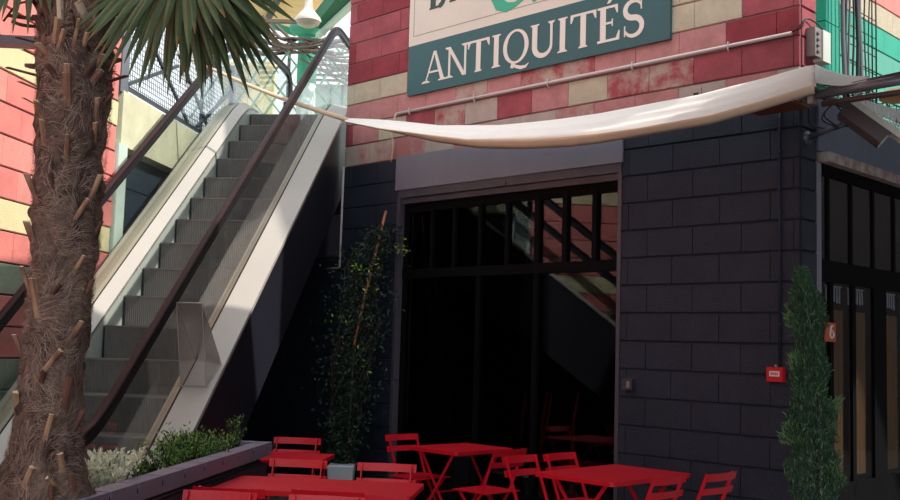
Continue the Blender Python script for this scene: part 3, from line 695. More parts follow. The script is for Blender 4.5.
vprism('truss_cladding', -.325, -.30, .07, -9, 'truss')  # unseen left side, extended to the ground to block the bright pillar's reflection
vprism('truss_underside', -.30, WD + .29, -.75, -.93, 'truss')
# balustrades and handrails
def rail(a, h0, h1, tilt):
    zr = lambda h: SL * (sp_(h - 6.27) - sp_(h - 12.56))
    pts = []; r = .30
    for k in range(0, 9): t = math.radians(-90 - 180 * k / 16 * 1.0) ; pts.append((h0 + r * math.cos(t), .74 + r * math.sin(t)))
    low = []
    for k in range(13):
        t = math.radians(270 - 180 * k / 12); low.append((h0 + r * math.cos(t), .72 + r * math.sin(t) + zn(h0)))
    up = []
    n = 80
    for i in range(1, n): h = h0 + (h1 - h0) * i / n; up.append((h, zr(h) + .72 + r + tilt * min(1, max(0, (h - 6) / 2))))
    top = []
    for k in range(13):
        t = math.radians(90 - 180 * k / 12); top.append((h1 + r * math.cos(t), .72 + tilt + r * math.sin(t) + zr(h1)))
    path = low + up + top
    mb = MB(); mb.sweep([EP(L0 + a, h, z) for h, z in path], [(-.031, -.014), (-.027, .006), (-.016, .013), (.016, .013), (.027, .006), (.031, -.014), (.024, -.02), (-.024, -.02)], WW, smooth=True)
    hr = mb.build('handrail', 'rubber', es)
    mb = MB(); mb.sweep([EP(L0 + a, h, z) for h, z in path], [(-.02, -.085), (.02, -.085), (.02, -.02), (-.02, -.02)], WW); mb.build('handrail_track', 'track', hr)
    # glass sheet
    mb = MB(); vs = []
    hh = [h0 - r * .93 + (h1 - h0 + 2 * r * .93) * i / 90 for i in range(91)]
    for h in hh:
        if h < h0: zt = zn(h0) + .72 + math.sqrt(max(0, r * r - (h0 - h) ** 2))
        elif h > h1: zt = zr(h1) + .72 + tilt + math.sqrt(max(0, r * r - (h - h1) ** 2))
        else: zt = zr(h) + .72 + r + tilt * min(1, max(0, (h - 6) / 2))
        for d in (-.005, .005): vs += [EP(L0 + a + d, h, zn(h) + .1), EP(L0 + a + d, h, zt - .05)]
    n = len(hh)
    fs = []
    for i in range(n - 1):
        b = 4 * i; fs += [(b, b + 4, b + 5, b + 1), (b + 2, b + 3, b + 7, b + 6), (b + 1, b + 5, b + 7, b + 3), (b, b + 2, b + 6, b + 4)]
    mb.add(vs, fs); mb.build('glass_balustrade', 'glass_bal', es)
rail(WD + .08, 5.75, 14.6, .03); rail(-.17, 5.75, 14.6, .03)
# comb plate floors
mb = MB(); mb.obox(EP(L0 + WD / 2, 4.7, .006), WW * (WD / 2), HH * .6, Z * .006); mb.build('comb_plate', 'step', es)
mb = MB(); mb.obox(EP(L0 + WD / 2, 14.9, 4.512), WW * (WD / 2), HH * .6, Z * .006); mb.build('comb_plate', 'step', es)
# clear guard on the outer deck
n_ = WW; PA = EP(L0 + WD + .30, 0, 0); PB = EP(L0 + WD + .10, 0, 0)
gd = empty('climb_guard', hit(215, 385, PA, n_)); tag(gd, 'clear plastic anti-climb guard box on the escalator deck', 'guard')
q = [hit(x, y, PA, n_) for x, y in ((202, 303), (222, 366), (218, 392), (206, 388))]
r_ = [hit(x, y, PB, n_) for x, y in ((180, 304), (196, 372), (192, 396), (188, 390))]
r_ = [Vector((p.x, p.y, p.z)) - WW * .2 for p in q]
mb = MB(); mb.add(q[:2] + [q[3]] + r_[:2] + [r_[3]], [(0, 1, 2), (3, 5, 4), (0, 3, 4, 1), (0, 2, 5, 3)]); mb.build('shell', 'acrylic', gd)
mb = MB()
for a, b in ((q[0], q[1]), (q[0], q[3]), (r_[0], r_[3]), (q[0], r_[0]), (r_[0], r_[1]), (q[1], r_[1])): mb.tube([a, b], .0035, 4)
mb.build('edge', 'acrylic_edge', gd)
mb = MB()
for p in (q[1], q[3]): mb.bar(p + WW * .0 + Z * .01, p - WW * .22 + Z * .01, .012, .012)
mb.obox(q[1] - WW * .06 + Z * .015, WW * .045, HH * .02, Z * .015); mb.build('bracket', 'boxgrey', gd)

# ------------------------------------------------------------------ left-hand upper level
mb = MB(); mb.obox(EP(LOFF - .1, 11.8, 3.825), WW * .1, HH * 2.05, Z * .275); o = mb.build('wall_parapet', 'slab'); o['kind'] = 'structure'
mb = MB(); mb.obox(EP(LOFF - 1.1, 12, 3.57), WW * .8, HH * 2.3, Z * .03); o = mb.build('ceiling_under_landing', 'bluewall'); o['kind'] = 'structure'
mb = MB(); mb.obox(EP(LOFF - .02, 9.73, 1.775), WW * .06, HH * .10, Z * 1.775); one('white_pillar', mb, 'mint', 'slim pale mint pillar at the end of the pink wall', 'pillar')
mb = MB(); mb.obox(EP(LOFF - .16, 12.3, 1.77), WW * .03, HH * 2.45, Z * 1.765)
for k in range(3): mb.obox(EP(LOFF - .125, 12.2, 2.2 + k * .5), WW * .006, HH * 2.5, Z * .01)
o = mb.build('wall_blue', 'bluewall'); o['kind'] = 'structure'
# railing
rl = empty('mesh_railing', EP(LOFF, 11.5, 4.1)); tag(rl, 'grey wire mesh railing on the cream parapet behind the palm fronds', 'railing')
mb = MB(); mb.obox(EP(LOFF - .05, 9.78, 4.8), WW * .04, HH * .09, Z * .72); mb.build('post', 'grey_m', rl)
mb = MB(); mb.obox(EP(LOFF - .05, 13.2, 4.7), WW * .03, HH * .05, Z * .6); mb.build('post', 'grey_m', rl)
mb = MB()
mb.bar(EP(LOFF - .05, 9.8, 4.17), EP(LOFF - .05, 13.8, 4.17), .03, .04); mb.bar(EP(LOFF - .05, 9.8, 5.25), EP(LOFF - .05, 13.8, 5.25), .03, .05)
for a, b, c, d in ((9.9, 4.2, 11.2, 4.75), (10.5, 4.75, 11.6, 4.18), (11.2, 4.9, 12.4, 4.2), (11.9, 4.2, 13.2, 5.0)): mb.bar(EP(LOFF - .03, a, b), EP(LOFF - .03, c, d), .03, .035)
mb.build('brace', 'greyd_m', rl)
mb = MB()
for k in range(68): h = 9.9 + k * .055; mb.bar(EP(LOFF - .06, h, 4.18), EP(LOFF - .06, h, 5.25), .006, .006, up=WW)
for k in range(20): z = 4.22 + k * .055; mb.bar(EP(LOFF - .06, 9.88, z), EP(LOFF - .06, 13.7, z), .006, .006)
mb.build('wire_mesh', 'grey_m', rl)
# grey beam on the left wall
mb = MB(); a = hit(-30, 40, EP(LOFF + .1, 0, 0), WW); b_ = hit(46, 46, EP(LOFF + .1, 0, 0), WW)
mb.bar(EP(LOFF + .06, 5.5, 3.93), EP(LOFF + .06, 7.35, 3.93), .1, .07)
mb = MB(); P = atY(-40, 39.5, 6.6); Q = atY(60, 44, 6.6); mb.bar(P, Q, .1, .06)
one('grey_beam', mb, 'greyd_m', 'level grey beam crossing behind the palm trunk at upper left', 'beam')

# ------------------------------------------------------------------ upper level behind the escalator
mb = MB(); mb.obox(EP(0, 19.4, 4.40), WW * 8, HH * 3.9, Z * .09); o = mb.build('floor_upper', 'slab'); o['kind'] = 'structure'
mb = MB(); mb.obox(EP(-1.5, 15.6, 2.15), WW * 6, HH * .05, Z * 2.15); o = mb.build('wall_added_dark_backing', 'truss'); o['kind'] = 'structure'  # black wall added so the gap under the upper floor stays dark
mb = MB(); mb.obox(EP(-2.5, 23, 5.6), WW * 9, HH * .1, Z * 1.15); o = mb.build('wall_far', 'whitewall'); o['kind'] = 'structure'
t = empty('service_kiosk', atY(335, 110, 19)); tag(t, 'pale blue-grey kiosk with a slatted top left of the pink wall', 'kiosk')
A, B = atY(316, 84, 18.5), atY(420, 100, 18.5)
mb = MB(); mb.obox(Vector(((A.x + B.x) / 2, 19, (A.z + 4.49) / 2)), ((B.x - A.x) / 2, 0, 0), (0, .5, 0), (0, 0, (A.z - 4.49) / 2)); mb.build('body', 'whitewall', t)
mb = MB()
for k in range(5): mb.obox(Vector(((A.x + B.x) / 2 - .1, 18.4 - k * .03, A.z + .05 + k * .085)), ((B.x - A.x) / 2 + .1, 0, 0), (0, .1, .02), (0, 0, .018))
mb.build('slat_roof', 'vine', t)
mb = MB()
for x in (330, 342): P = atY(x, 100, 18.45); mb.obox(Vector((P.x, 18.48, (A.z + 4.49) / 2)), (.012, 0, 0), (0, .01, 0), (0, 0, (A.z - 4.49) / 2))
mb.build('seam', 'boxgrey', t)
c0 = atY(308, 45, 17)
t = empty('green_post', Vector((c0.x, 17, 4.49))); tag(t, 'round post green at the top and pale below, under the bell lamp', 'pillar')
mb = MB(); mb.tube([(c0.x, 17, 4.49), (c0.x, 17, 5.95)], .15, 20); mb.build('pale_lower_shaft', 'mint', t)
mb = MB(); mb.tube([(c0.x, 17, 5.95), (c0.x, 17, 6.9)], .165, 20); mb.build('green_upper_shaft', 'tealgreen', t)
mb = MB(); mb.lathe((c0.x, 17, 6.75), [(.16, 0), (.3, .08), (.32, .16), (.16, .2), (.15, .4), (.01, .4)], 20); mb.build('capital', 'tealgreen', t)
lp = atY(308, 20, 15)
t = empty('bell_lamp', lp); tag(t, 'large pale bell-shaped lamp on a white stem above the escalator', 'lamp')
mb = MB(); mb.lathe(lp, [(.19, -.03), (.195, .0), (.175, .04), (.125, .10), (.08, .15), (.06, .20), (.055, .34)], 28); mb.build('shade', 'lampw', t)
mb = MB(); mb.lathe(lp, [(.185, -.02), (.16, -.07), (.09, -.10), (.001, -.11)], 28); mb.build('diffuser', 'lampin', t)
mb = MB(); mb.tube([lp + Z * .29, lp + Z * 1.3], .055, 12); mb.build('stem', 'lampw', t)
# canopy: honey boards between dark and green beams
def qp(x, y, Y): return atY(x, y, Y)
mb = MB()
for x0, x1, y1 in ((222, 264, 24), (267, 300, 31), (303, 326, 20)):
    P = [qp(x0, y1 - 6, 19.5), qp(x1, y1, 19.5), qp(x1 + 24, y1 - 52, 16.5), qp(x0 + 20, y1 - 58, 16.5)]
    mb.add([p for p in P] + [p + Z * .04 for p in P], [(0, 1, 2, 3), (7, 6, 5, 4), (0, 4, 5, 1), (1, 5, 6, 2), (2, 6, 7, 3), (3, 7, 4, 0)])
o = mb.build('ceiling_canopy', 'wood'); o['kind'] = 'structure'
for i, (a, b, w_, mt, lb) in enumerate((((206, 22, 18.2), (248, -40, 16), .1, 'beamd', 'leftmost dark slanting canopy beam above the fronds'),
        ((262, 30, 19.4), (292, -28, 16.4), .1, 'beamd', 'dark slanting canopy beam left of the bell lamp'),
        ((238, 14, 17.2), (296, 33, 17.2), .12, 'beamg', 'green sloping beam running into the green post'),
        ((322, 22, 16.6), (356, -20, 15), .3, 'beamgd', 'broad deep green beam rising right of the bell lamp'),
        ((318, 36, 16.8), (372, -14, 14.8), .09, 'mint', 'white bar beside the broad deep green beam'),
        ((228, 20, 16.5), (300, 22, 16.2), .07, 'vine', 'brown level rod passing behind the bell lamp'),
        ((196, 2, 17), (262, 22, 17), .06, 'beamg', 'thin green bar high among the palm fronds'))):
    mb = MB(); mb.bar(qp(*a), qp(*b), w_, w_ * .8); one('canopy_beam', mb, mt, lb, 'beam', 'canopy beams')
# lattice trellis
t = empty('lattice_trellis', atY(255, 100, 17.4)); tag(t, 'pale green diagonal lattice trellis on the upper level', 'trellis')
mb = MB()
for i in range(10):
    x = 190 + i * 18
    mb.bar(qp(x, 118, 17.4), qp(x + 52, 40, 17.4), .035, .03); mb.bar(qp(x, 45, 17.5), qp(x + 58, 118, 17.5), .035, .03)
mb.build('slat', 'trellis', t)
mb = MB(); mb.bar(qp(188, 60, 17.6), qp(296, 52, 17.6), .06, .05)
for x in (205, 290): P = qp(x, 45, 17.6); mb.bar(P, Vector((P.x, P.y, 4.49)), .07, .05, up=Vector((1, 0, 0))); mb.build('frame_bar', 'grey_m', t)
mb = MB()
for x in (236, 262): P = atY(x, 88, 20); mb.obox(Vector((P.x, 20, (4.49 + P.z + .5) / 2)), (.25, 0, 0), (0, .1, 0), (0, 0, (P.z + .5 - 4.49) / 2))
one('cream_panel', mb, 'lcream', 'pair of cream panels behind the lattice trellis', 'panel')
# bare vines
vn = empty('bare_vine', atY(300, 50, 16.8)); tag(vn, 'tangle of bare grey vine stems across the green post', 'vine')
mb = MB()
random.seed(3)
for i in range(15):
    y0 = ru(34, 52); x0 = ru(222, 275); x1 = ru(318, 352)
    mb.tube(spline([qp(x0, y0 - 18 + ru(-6, 6), 16.7), qp((x0 + 300) / 2, y0 + ru(-8, 4), 16.6), qp(300, 44 + ru(-6, 10), 16.5 + ru(-.1, .1)), qp(x1, 46 + ru(-14, 18), 16.6)], 4), ru(.012, .03), 5)
for i in range(15):
    mb.tube(spline([qp(ru(300, 330), ru(40, 60), 16.6), qp(ru(325, 340), ru(45, 80), 16.6), qp(ru(345, 380), ru(40, 98), 16.6)], 4), ru(.008, .02), 5)
mb.build('stem', 'vine', vn)

# ------------------------------------------------------------------ planter
random.seed(11)
pl = empty('long_planter', EP(-2.4, 5, 0)); tag(pl, 'long grey planter wall with jointed coping between the escalator and the tables', 'planter')
mb = MB(); n0 = 0; h = 1.2
while h < 7.6:
    h1 = min(h + .335, 7.70)
    mb.obox(EP(-2.215, (h + h1) / 2, .876), WW * .058, HH * ((h1 - h) / 2 - .010), Z * .026); mb.obox(EP(-2.215, (h + h1) / 2, .862), WW * .056, HH * .17, Z * .012, 1)
    h = h1
mb.obox(EP(-2.46, 7.66, .876), WW * .2, HH * .05, Z * .026)
mb.build('coping', ['cap', 'capdark'], pl)
mb = MB(); mb.obox(EP(-2.18, 4.45, .828), WW * .018, HH * 3.25, Z * .022); mb.build('fascia_board', 'cap', pl)
mb = MB(); h = 1.2
while h < 7.6:
    mb.obox(EP(-2.20, h + .12, .375), WW * .014, HH * .116, Z * .375); h += .24
mb.obox(EP(-2.24, 4.43, .38), WW * .02, HH * 3.23, Z * .38); mb.obox(EP(-2.64, 4.43, .38), WW * .015, HH * 3.23, Z * .38)
mb.obox(EP(-2.44, 7.66, .40), WW * .2, HH * .02, Z * .40); mb.build('side_board', 'plank', pl)
mb = MB(); mb.obox(EP(-2.44, 4.43, .40), WW * .19, HH * 3.2, Z * .38); mb.build('soil', 'soil', pl)

# ------------------------------------------------------------------ foliage builder
def leaves(mb, pts, size, asp=.45, up=None, mi=0, spread=1.0):
    for p in pts:
        d = Vector((random.gauss(0, 1), random.gauss(0, 1), random.gauss(0, 1)))
        if up: d = Vector(up) * 1.4 + d * spread
        d.normalize(); s = d.cross(Vector((random.gauss(0, 1), random.gauss(0, 1), random.gauss(0, 1)))).normalized()
        l = size * ru(.6, 1.3); w = l * asp; n = d.cross(s) * l * .12
        mb.add([p, p + d * l * .5 + s * w * .5 + n, p + d * l, p + d * l * .5 - s * w * .5 + n], [(0, 1, 2), (0, 2, 3)], mi)
def shrub(name, c, rx, rz, n, size, mats, label, cat, asp=.45, up=None, stems=12, lean=0):
    t = empty(name, c); tag(t, label, cat)
    c = Vector(c); P = []
    tips = [(c + WW * random.gauss(0, rx * .5) + HH * random.gauss(0, rx * .9) + Z * rz * ru(.45, .8)) for _ in range(stems)]
    mb = MB()
    for q_ in tips: mb.tube(spline([c + (q_ - c) * .02, c + (q_ - c) * .5 + Vector((ru(-.02, .02), ru(-.02, .02), 0)), q_], 3), [.004] * 7, 4)
    mb.build('stem', 'stem', t)
    mb = MB(); per = n // stems
    for q_ in tips:
        pts = [c.lerp(q_, ru(.3, 1.03)) + Vector((random.gauss(0, rx * .16), random.gauss(0, rx * .16), random.gauss(0, rx * .12))) for _ in range(per)]
        h_ = len(pts) // 3
        leaves(mb, pts[h_:], size, asp, up, 0); leaves(mb, pts[:h_], size, asp, up, 1)
    mb.build('foliage', mats, t); return t
def pln(x, y, off=-2.42): return hit(x, y, EP(off, 0, 0), WW)
def base(x, off=-2.42):
    P = pln(x, 470, off); return Vector((P.x, P.y, .78))
shrub('silver_shrub', base(106), .11, .30, 3200, .032, ['leafs', 'leafs'], 'silvery white shrub in the planter right of the palm trunk', 'shrub', .5, up=(0, 0, 1), stems=26)
shrub('green_shrub', base(128), .07, .2, 700, .03, ['leafg', 'leafd'], 'small loose green plant right of the silvery shrub', 'shrub', up=(0, 0, 1))
shrub('green_shrub', base(148), .08, .2, 600, .026, ['leafd', 'leafg'], 'small low green plant in front of the escalator deck', 'shrub', up=(0, 0, 1))
shrub('green_shrub', base(168), .10, .30, 700, .028, ['leafg', 'leafd'], 'wispy tall green plant beside the bushy shrub', 'shrub', up=(0, 0, 1))
shrub('green_shrub', base(188), .20, .32, 3600, .026, ['leafg', 'leafd'], 'dense bright green bushy shrub, largest in the planter', 'shrub', up=(0, 0, 1), stems=30)
shrub('green_shrub', base(214), .11, .24, 900, .026, ['leafg', 'leafd'], 'low dark green shrub right of the bushy one', 'shrub', up=(0, 0, 1), stems=16)
shrub('green_shrub', base(232), .08, .38, 420, .026, ['leafd', 'leafg'], 'sparse upright dark green plant near the planter end', 'shrub', up=(0, 0, 1), stems=9)
P = atY(2, 500, 5.6); shrub('green_shrub', (P.x, P.y, .62), .16, .42, 1500, .03, ['leafd', 'leafg'], 'green plant at the lower left edge behind the palm', 'shrub', up=(0, 0, 1), stems=16)

# ------------------------------------------------------------------ palm
random.seed(5)
pm = empty('palm_tree', EP(-2.43, 4.75, .78)); tag(pm, 'tall fan palm with a shaggy fibrous trunk at the left', 'palm tree')
CEN = [(42, 560), (44, 500), (47, 450), (50, 400), (56, 340), (60, 300), (65, 250), (68, 200), (73, 120), (76, 50), (78, 0), (80, -60), (82, -120)]
RAD = [(0, .235), (1, .225), (2, .165), (3, .142), (4, .142), (5, .146), (6, .154), (7, .160), (8, .172), (9, .186), (10, .186), (11, .17), (12, .12)]
cen = [atY(x, y, 4.95) for x, y in CEN]
lo = cen[0].copy(); base0 = Vector((lo.x, lo.y, .76)); cen = [base0] + cen[1:]
def pc(t): # t 0..12
    i = min(int(t), 11); return cen[i].lerp(cen[i + 1], t - i)
def pr(t): return interp(RAD, t)
from mathutils import noise
mb = MB(); NR, NS = 190, 64; vs = []
for i in range(NR + 1):
    t = 12 * i / NR; c = pc(t); r = pr(t)
    for k in range(NS):
        a = 2 * math.pi * k / NS; q = Vector((math.cos(a), math.sin(a), c.z * 3.0))
        d = noise.noise(q * 2.2) * .034 + noise.noise(Vector((math.cos(a) * 5, math.sin(a) * 5, c.z * 11))) * .024 + noise.noise(Vector((math.cos(a) * 14, math.sin(a) * 14, c.z * 30))) * .008
        vs.append(c + Vector((math.cos(a), math.sin(a), 0)) * (r * .92 + d))
mb.add(vs, [(i * NS + k, i * NS + (k + 1) % NS, (i + 1) * NS + (k + 1) % NS, (i + 1) * NS + k) for i in range(NR) for k in range(NS)], 0, True)
mb.build('trunk', 'fibre', pm)
def surf(t, a, o=0): c = pc(t); return c + Vector((math.cos(a), math.sin(a), 0)) * (pr(t) * .94 + o)
# fibres
mb = MB()
for i in range(24000):
    t = ru(0, 11.5); a = ru(0, 2 * math.pi)
    if math.sin(a) > .45: continue
    c = pc(t); fl = noise.noise(Vector((math.cos(a) * 1.6, math.sin(a) * 1.6, c.z * 4))) * 3.4 + 1.2
    ang = fl + random.gauss(0, .35); da = math.sin(ang); dz = math.cos(ang); L_ = ru(.03, .10); r0 = pr(t) * .94 + ru(-.004, .012)
    w_ = ru(.0004, .0011); lift = ru(.0, .016); pts = []
    bnd = random.gauss(0, .5)
    for k in range(4):
        q = k / 3; aa = a + da * L_ * q / pr(t) + bnd * .1 * q * q; zz = dz * L_ * q + bnd * .02 * q * q; rr = r0 + lift * math.sin(q * 3) 
        cc = c + Z * zz; pts.append(cc + Vector((math.cos(aa), math.sin(aa), 0)) * rr)
    d = (pts[3] - pts[0]).normalized(); s_ = d.cross(Vector((math.cos(a), math.sin(a), 0))).normalized() * w_
    vs = [v_ for p in pts for v_ in (p - s_, p + s_)]
    mb.add(vs, [(0, 1, 3, 2), (2, 3, 5, 4), (4, 5, 7, 6)], 0 if rnd() < .65 else 1)
fb = mb.build('trunk_fibre', ['hair', 'hair2'], pm, fix=False); fb['kind'] = 'stuff'
# leaf bases seen in the photograph: (foot x, y) -> (tip x, y), width in px
BO = [(67, 115, 67, 76, 8, 0), (55, 58, 60, 32, 6, 0), (61, 40, 61, 14, 6, 1), (72, 58, 77, 32, 4, 0), (58, 63, 65, 43, 5, 0), (90, 38, 92, 19, 5, 0), (84, 28, 76, 14, 8, 1), (53, 66, 43, 55, 6, 0), (95, 70, 118, 60, 6, 2), (85, 92, 95, 78, 8, 0), (92, 125, 92, 104, 5, 0), (45, 125, 42, 109, 6, 0),
      (28, 78, 10, 68, 4, 2), (100, 85, 125, 76, 5, 2), (36, 60, 26, 50, 6, 2), (47, 150, 46, 128, 5, 0), (65, 170, 67, 143, 5, 0), (90, 148, 90, 128, 5, 0), (40, 205, 33, 178, 6, 0), (85, 205, 94, 178, 5, 0), (67, 232, 84, 203, 5, 0), (38, 252, 33, 225, 7, 0), (92, 245, 96, 222, 4, 2), (42, 330, 36, 281, 7, 0), (27, 300, 28, 268, 4, 0), (69, 278, 80, 258, 4, 0), (82, 302, 86, 280, 5, 2), (64, 345, 77, 322, 5, 0), (24, 365, 17, 335, 5, 0), (41, 375, 60, 350, 6, 0), (60, 415, 66, 376, 8, 2), (41, 385, 45, 370, 6, 2), (21, 425, 22, 391, 6, 0), (41, 452, 51, 412, 6, 0), (73, 432, 76, 410, 5, 2), (23, 490, 35, 462, 7, 0), (60, 470, 57, 450, 6, 0), (62, 490, 45, 472, 4, 0), (70, 500, 66, 470, 6, 2), (50, 500, 49, 480, 5, 2),
      (102, 20, 122, 28, 3, 2), (32, 22, 12, 16, 4, 2), (95, 50, 108, 32, 4, 2), (44, 20, 36, 2, 5, 2), (70, 20, 66, -4, 6, 2), (100, 110, 108, 96, 4, 2), (56, 200, 52, 180, 4, 2), (50, 300, 60, 286, 4, 2),
      (40, 92, 22, 82, 5, 2), (38, 46, 20, 38, 5, 2), (44, 72, 30, 66, 6, 2), (50, 44, 40, 26, 5, 2), (98, 40, 116, 42, 5, 2), (102, 72, 116, 74, 5, 2), (84, 50, 88, 34, 5, 2), (78, 88, 88, 74, 6, 2), (60, 88, 50, 76, 6, 2), (96, 96, 110, 92, 4, 2), (36, 108, 26, 98, 4, 2), (52, 30, 46, 12, 6, 2), (96, 26, 104, 8, 5, 2), (66, 98, 64, 84, 4, 0), (80, 60, 84, 44, 5, 0), (88, 80, 98, 62, 5, 0)]
for (x0, y0, x1, y1, w_, kd) in BO:
    def onp(x, y, out):
        # point on trunk front surface under this sight line
        P = atY(x, y, 4.95); best = min(range(121), key=lambda i: abs(pc(i / 10).z - P.z)) / 10
        c = pc(best); r = pr(best) * .94 + out; dx = max(-r * .97, min(r * .97, P.x * (1) - c.x)); dx2 = (P.x * ((4.95 - math.sqrt(max(0, r * r - dx * dx))) / 4.95)) - c.x
        dx2 = max(-r * .97, min(r * .97, dx2)); return Vector((c.x + dx2, c.y - math.sqrt(max(0, r * r - dx2 * dx2)), P.z)), Vector((dx2, -math.sqrt(max(0, r * r - dx2 * dx2)), 0)).normalized(), abs(P.x - c.x) > r
    A, oa, _ = onp(x0, y0, -.012); B, ob, far = onp(x1, y1, .03)
    if far: B = atY(x1, y1, A.y - .02)
    d = (B - A); ww = w_ * 4.95 / 1040; sd_ = d.cross(oa).normalized(); th = ww * .45
    mb = MB(); vs = []
    for k, (q, wk) in enumerate(((0, 1.35), (.4, 1.05), (1, .95))):
        c = A.lerp(B, q) + oa * (.006 * k)
        for s1, o1 in ((-1, -1), (-.7, .8), (0, 1.15), (.7, .8), (1, -1), (0, -.6)): vs.append(c + sd_ * s1 * ww * wk * .5 + oa * o1 * th * (.6 + .4 * q))
    mb.add(vs, [(6 * i + k, 6 * i + (k + 1) % 6, 6 * i + 6 + (k + 1) % 6, 6 * i + 6 + k) for i in range(2) for k in range(6)], 0); mb.add(vs[12:], [tuple(range(6))], 0)
    lb_ = mb.build('leaf_base', 'boot_old' if kd == 2 else ('boot' if kd == 0 else 'bootend'), pm)
    if kd == 0:
        mb = MB(); dn = d.normalized() * .003; mb.add(vs[12:] + [v_ + dn for v_ in vs[12:]], [tuple(range(6))[::-1], tuple(range(6, 12))] + [(k, (k + 1) % 6, (k + 1) % 6 + 6, k + 6) for k in range(6)]); mb.build('cut_end', 'bootend', lb_)
# hub above the frame and the fronds
crown = pc(11.6)
def frond(hub, down, nrm, L_, span, nseg, start=None, droop=.25):
    mb = MB(); down = Vector(down).normalized(); nrm = Vector(nrm).normalized(); side = down.cross(nrm).normalized(); nrm = side.cross(down)
    
    for i in range(nseg):
        f = (i + .5) / nseg * 2 - 1; a = f * span + random.gauss(0, .015); l = L_ * (1 - .22 * f * f) * ru(.88, 1.08); w_ = ru(.034, .046)
        d0 = (down * math.cos(a) + side * math.sin(a)); s_ = (side * math.cos(a) - down * math.sin(a)); pts = []
        n = 9; zz = random.gauss(0, .012); bend = ru(.6, 1.4) * droop; brk = ru(.7, .95)
        for k in range(n + 1):
            q = k / n; p = hub + d0 * l * q + nrm * (zz * q * 3) - Z * bend * l * q * q * .6
            wk = w_ * (min(1, .25 + q * 2.2) if q < .45 else max(.06, 1 - ((q - .45) / .55) ** 2.6)) * .5
            pts.append((p - s_ * wk, p + nrm * wk * .55, p + s_ * wk))
        vs = [v_ for tr in pts for v_ in tr]
        for k in range(n):
            mi = 2 if k >= n - (rnd() < .4) else 1
            mb.add([*pts[k], *pts[k + 1]], [(0, 3, 4, 1), (1, 4, 5, 2)], mi)
    f_ = mb.build('frond', ['stem', 'frond', 'frond_tip'], pm, fix=False)
    mb = MB(); mb.tube(spline([start or crown, (Vector(start or crown) + hub) / 2 + Z * .12, hub], 6), .012, 6, 0); mb.build('petiole', 'leafd', f_)
    return f_
frond(atY(180, -56, 4.75), (.12, -.1, -1), (0, -1, .15), .70, 1.2, 38, droop=.1)
frond(atY(198, -50, 4.9), (.36, -.05, -1), (.1, -1, .2), .76, .5, 16, droop=.08)
frond(atY(185, -50, 4.6), (.1, -.3, -1), (0, -1, .3), .5, 1.1, 20, droop=.1)
frond(atY(30, -95, 4.8), (-.1, -.1, -1), (0, -1, .1), .58, .8, 24, droop=.1)
frond(atY(118, -100, 4.8), (.05, .2, -1), (0, -1, .1), .58, .5, 16, droop=.1)
for a, e in ((.3, .5), (1.4, .6), (2.5, .4), (3.6, .7), (4.6, .5), (5.5, .8), (2, 1.2)):
    d = Vector((math.cos(a) * math.cos(e), math.sin(a) * math.cos(e), math.sin(e))); frond(crown + d * .75 + Z * .1, d, Vector((0, 0, 1)), .65, 1.5, 34, droop=.35)
mb = MB()
for i in range(16):
    mb = MB(); a = ru(2.6, 6.6); p = surf(ru(9, 11.5), a); d = Vector((math.cos(a), math.sin(a), ru(-.3, .6))) * ru(.08, .2)
    mb.tube(spline([p, p + d * .6 + Z * ru(-.02, .05), p + d + Z * ru(-.08, .06)], 4), ru(.004, .010), 5); mb.build('dry_stalk', 'boot_old', pm)

# ------------------------------------------------------------------ potted cypress by the corner
random.seed(9)
cy = empty('potted_cypress', (2.55, 7.2, 0)); tag(cy, 'slender dark green potted cypress in front of the wall corner', 'conifer')
mb = MB(); mb.lathe((2.55, 7.2, 0), [(.001, 0), (.15, 0), (.2, .36), (.22, .37), (.22, .41), (.19, .41), (.18, .36), (.001, .36)], 24); mb.build('pot', 'potd', cy)
mb = MB(); mb.tube([(2.55, 7.2, .35), (2.54, 7.2, 1.4), (2.50, 7.2, 2.15)], [.025, .016, .005], 8); mb.build('stem', 'stem', cy)
CX = [(.42, 2.54, .12), (.6, 2.54, .16), (.9, 2.535, .165), (1.2, 2.515, .145), (1.45, 2.505, .125), (1.65, 2.50, .10), (1.8, 2.495, .105), (1.95, 2.49, .115), (2.08, 2.47, .10), (2.18, 2.455, .065), (2.3, 2.44, .02)]
mb = MB(); pts = []
while len(pts) < 17000:
    z = ru(.42, 2.28); r = interp([(a, c) for a, b, c in CX], z); x = interp([(a, b) for a, b, c in CX], z)
    a = ru(0, 2 * math.pi); q = r * math.sqrt(ru(.35, 1)) * (1 + .22 * math.sin(z * 17 + a * 2) + .12 * math.sin(z * 41 + a * 3)); pts.append(Vector((x + q * math.cos(a), 7.2 + q * math.sin(a), z - .03)))
leaves(mb, pts[:14500], .036, .2, (0, 0, 1.1), 0, .8); leaves(mb, pts[14500:], .045, .18, (0, 0, 1.1), 1, .8)
for x_, z_ in ((-.20, 1.13), (-.22, 1.08), (.19, .95), (.2, 1.3), (-.16, 1.6), (-.19, 1.88)):
    leaves(mb, [Vector((2.52 + x_ * ru(.5, .95), 7.2 + ru(-.03, .03), z_ + ru(-.04, .06))) for _ in range(60)], .05, .22, (x_ * 3, 0, 1), 1, .6)
mb.build('foliage', ['leafc', 'leafcl'], cy)

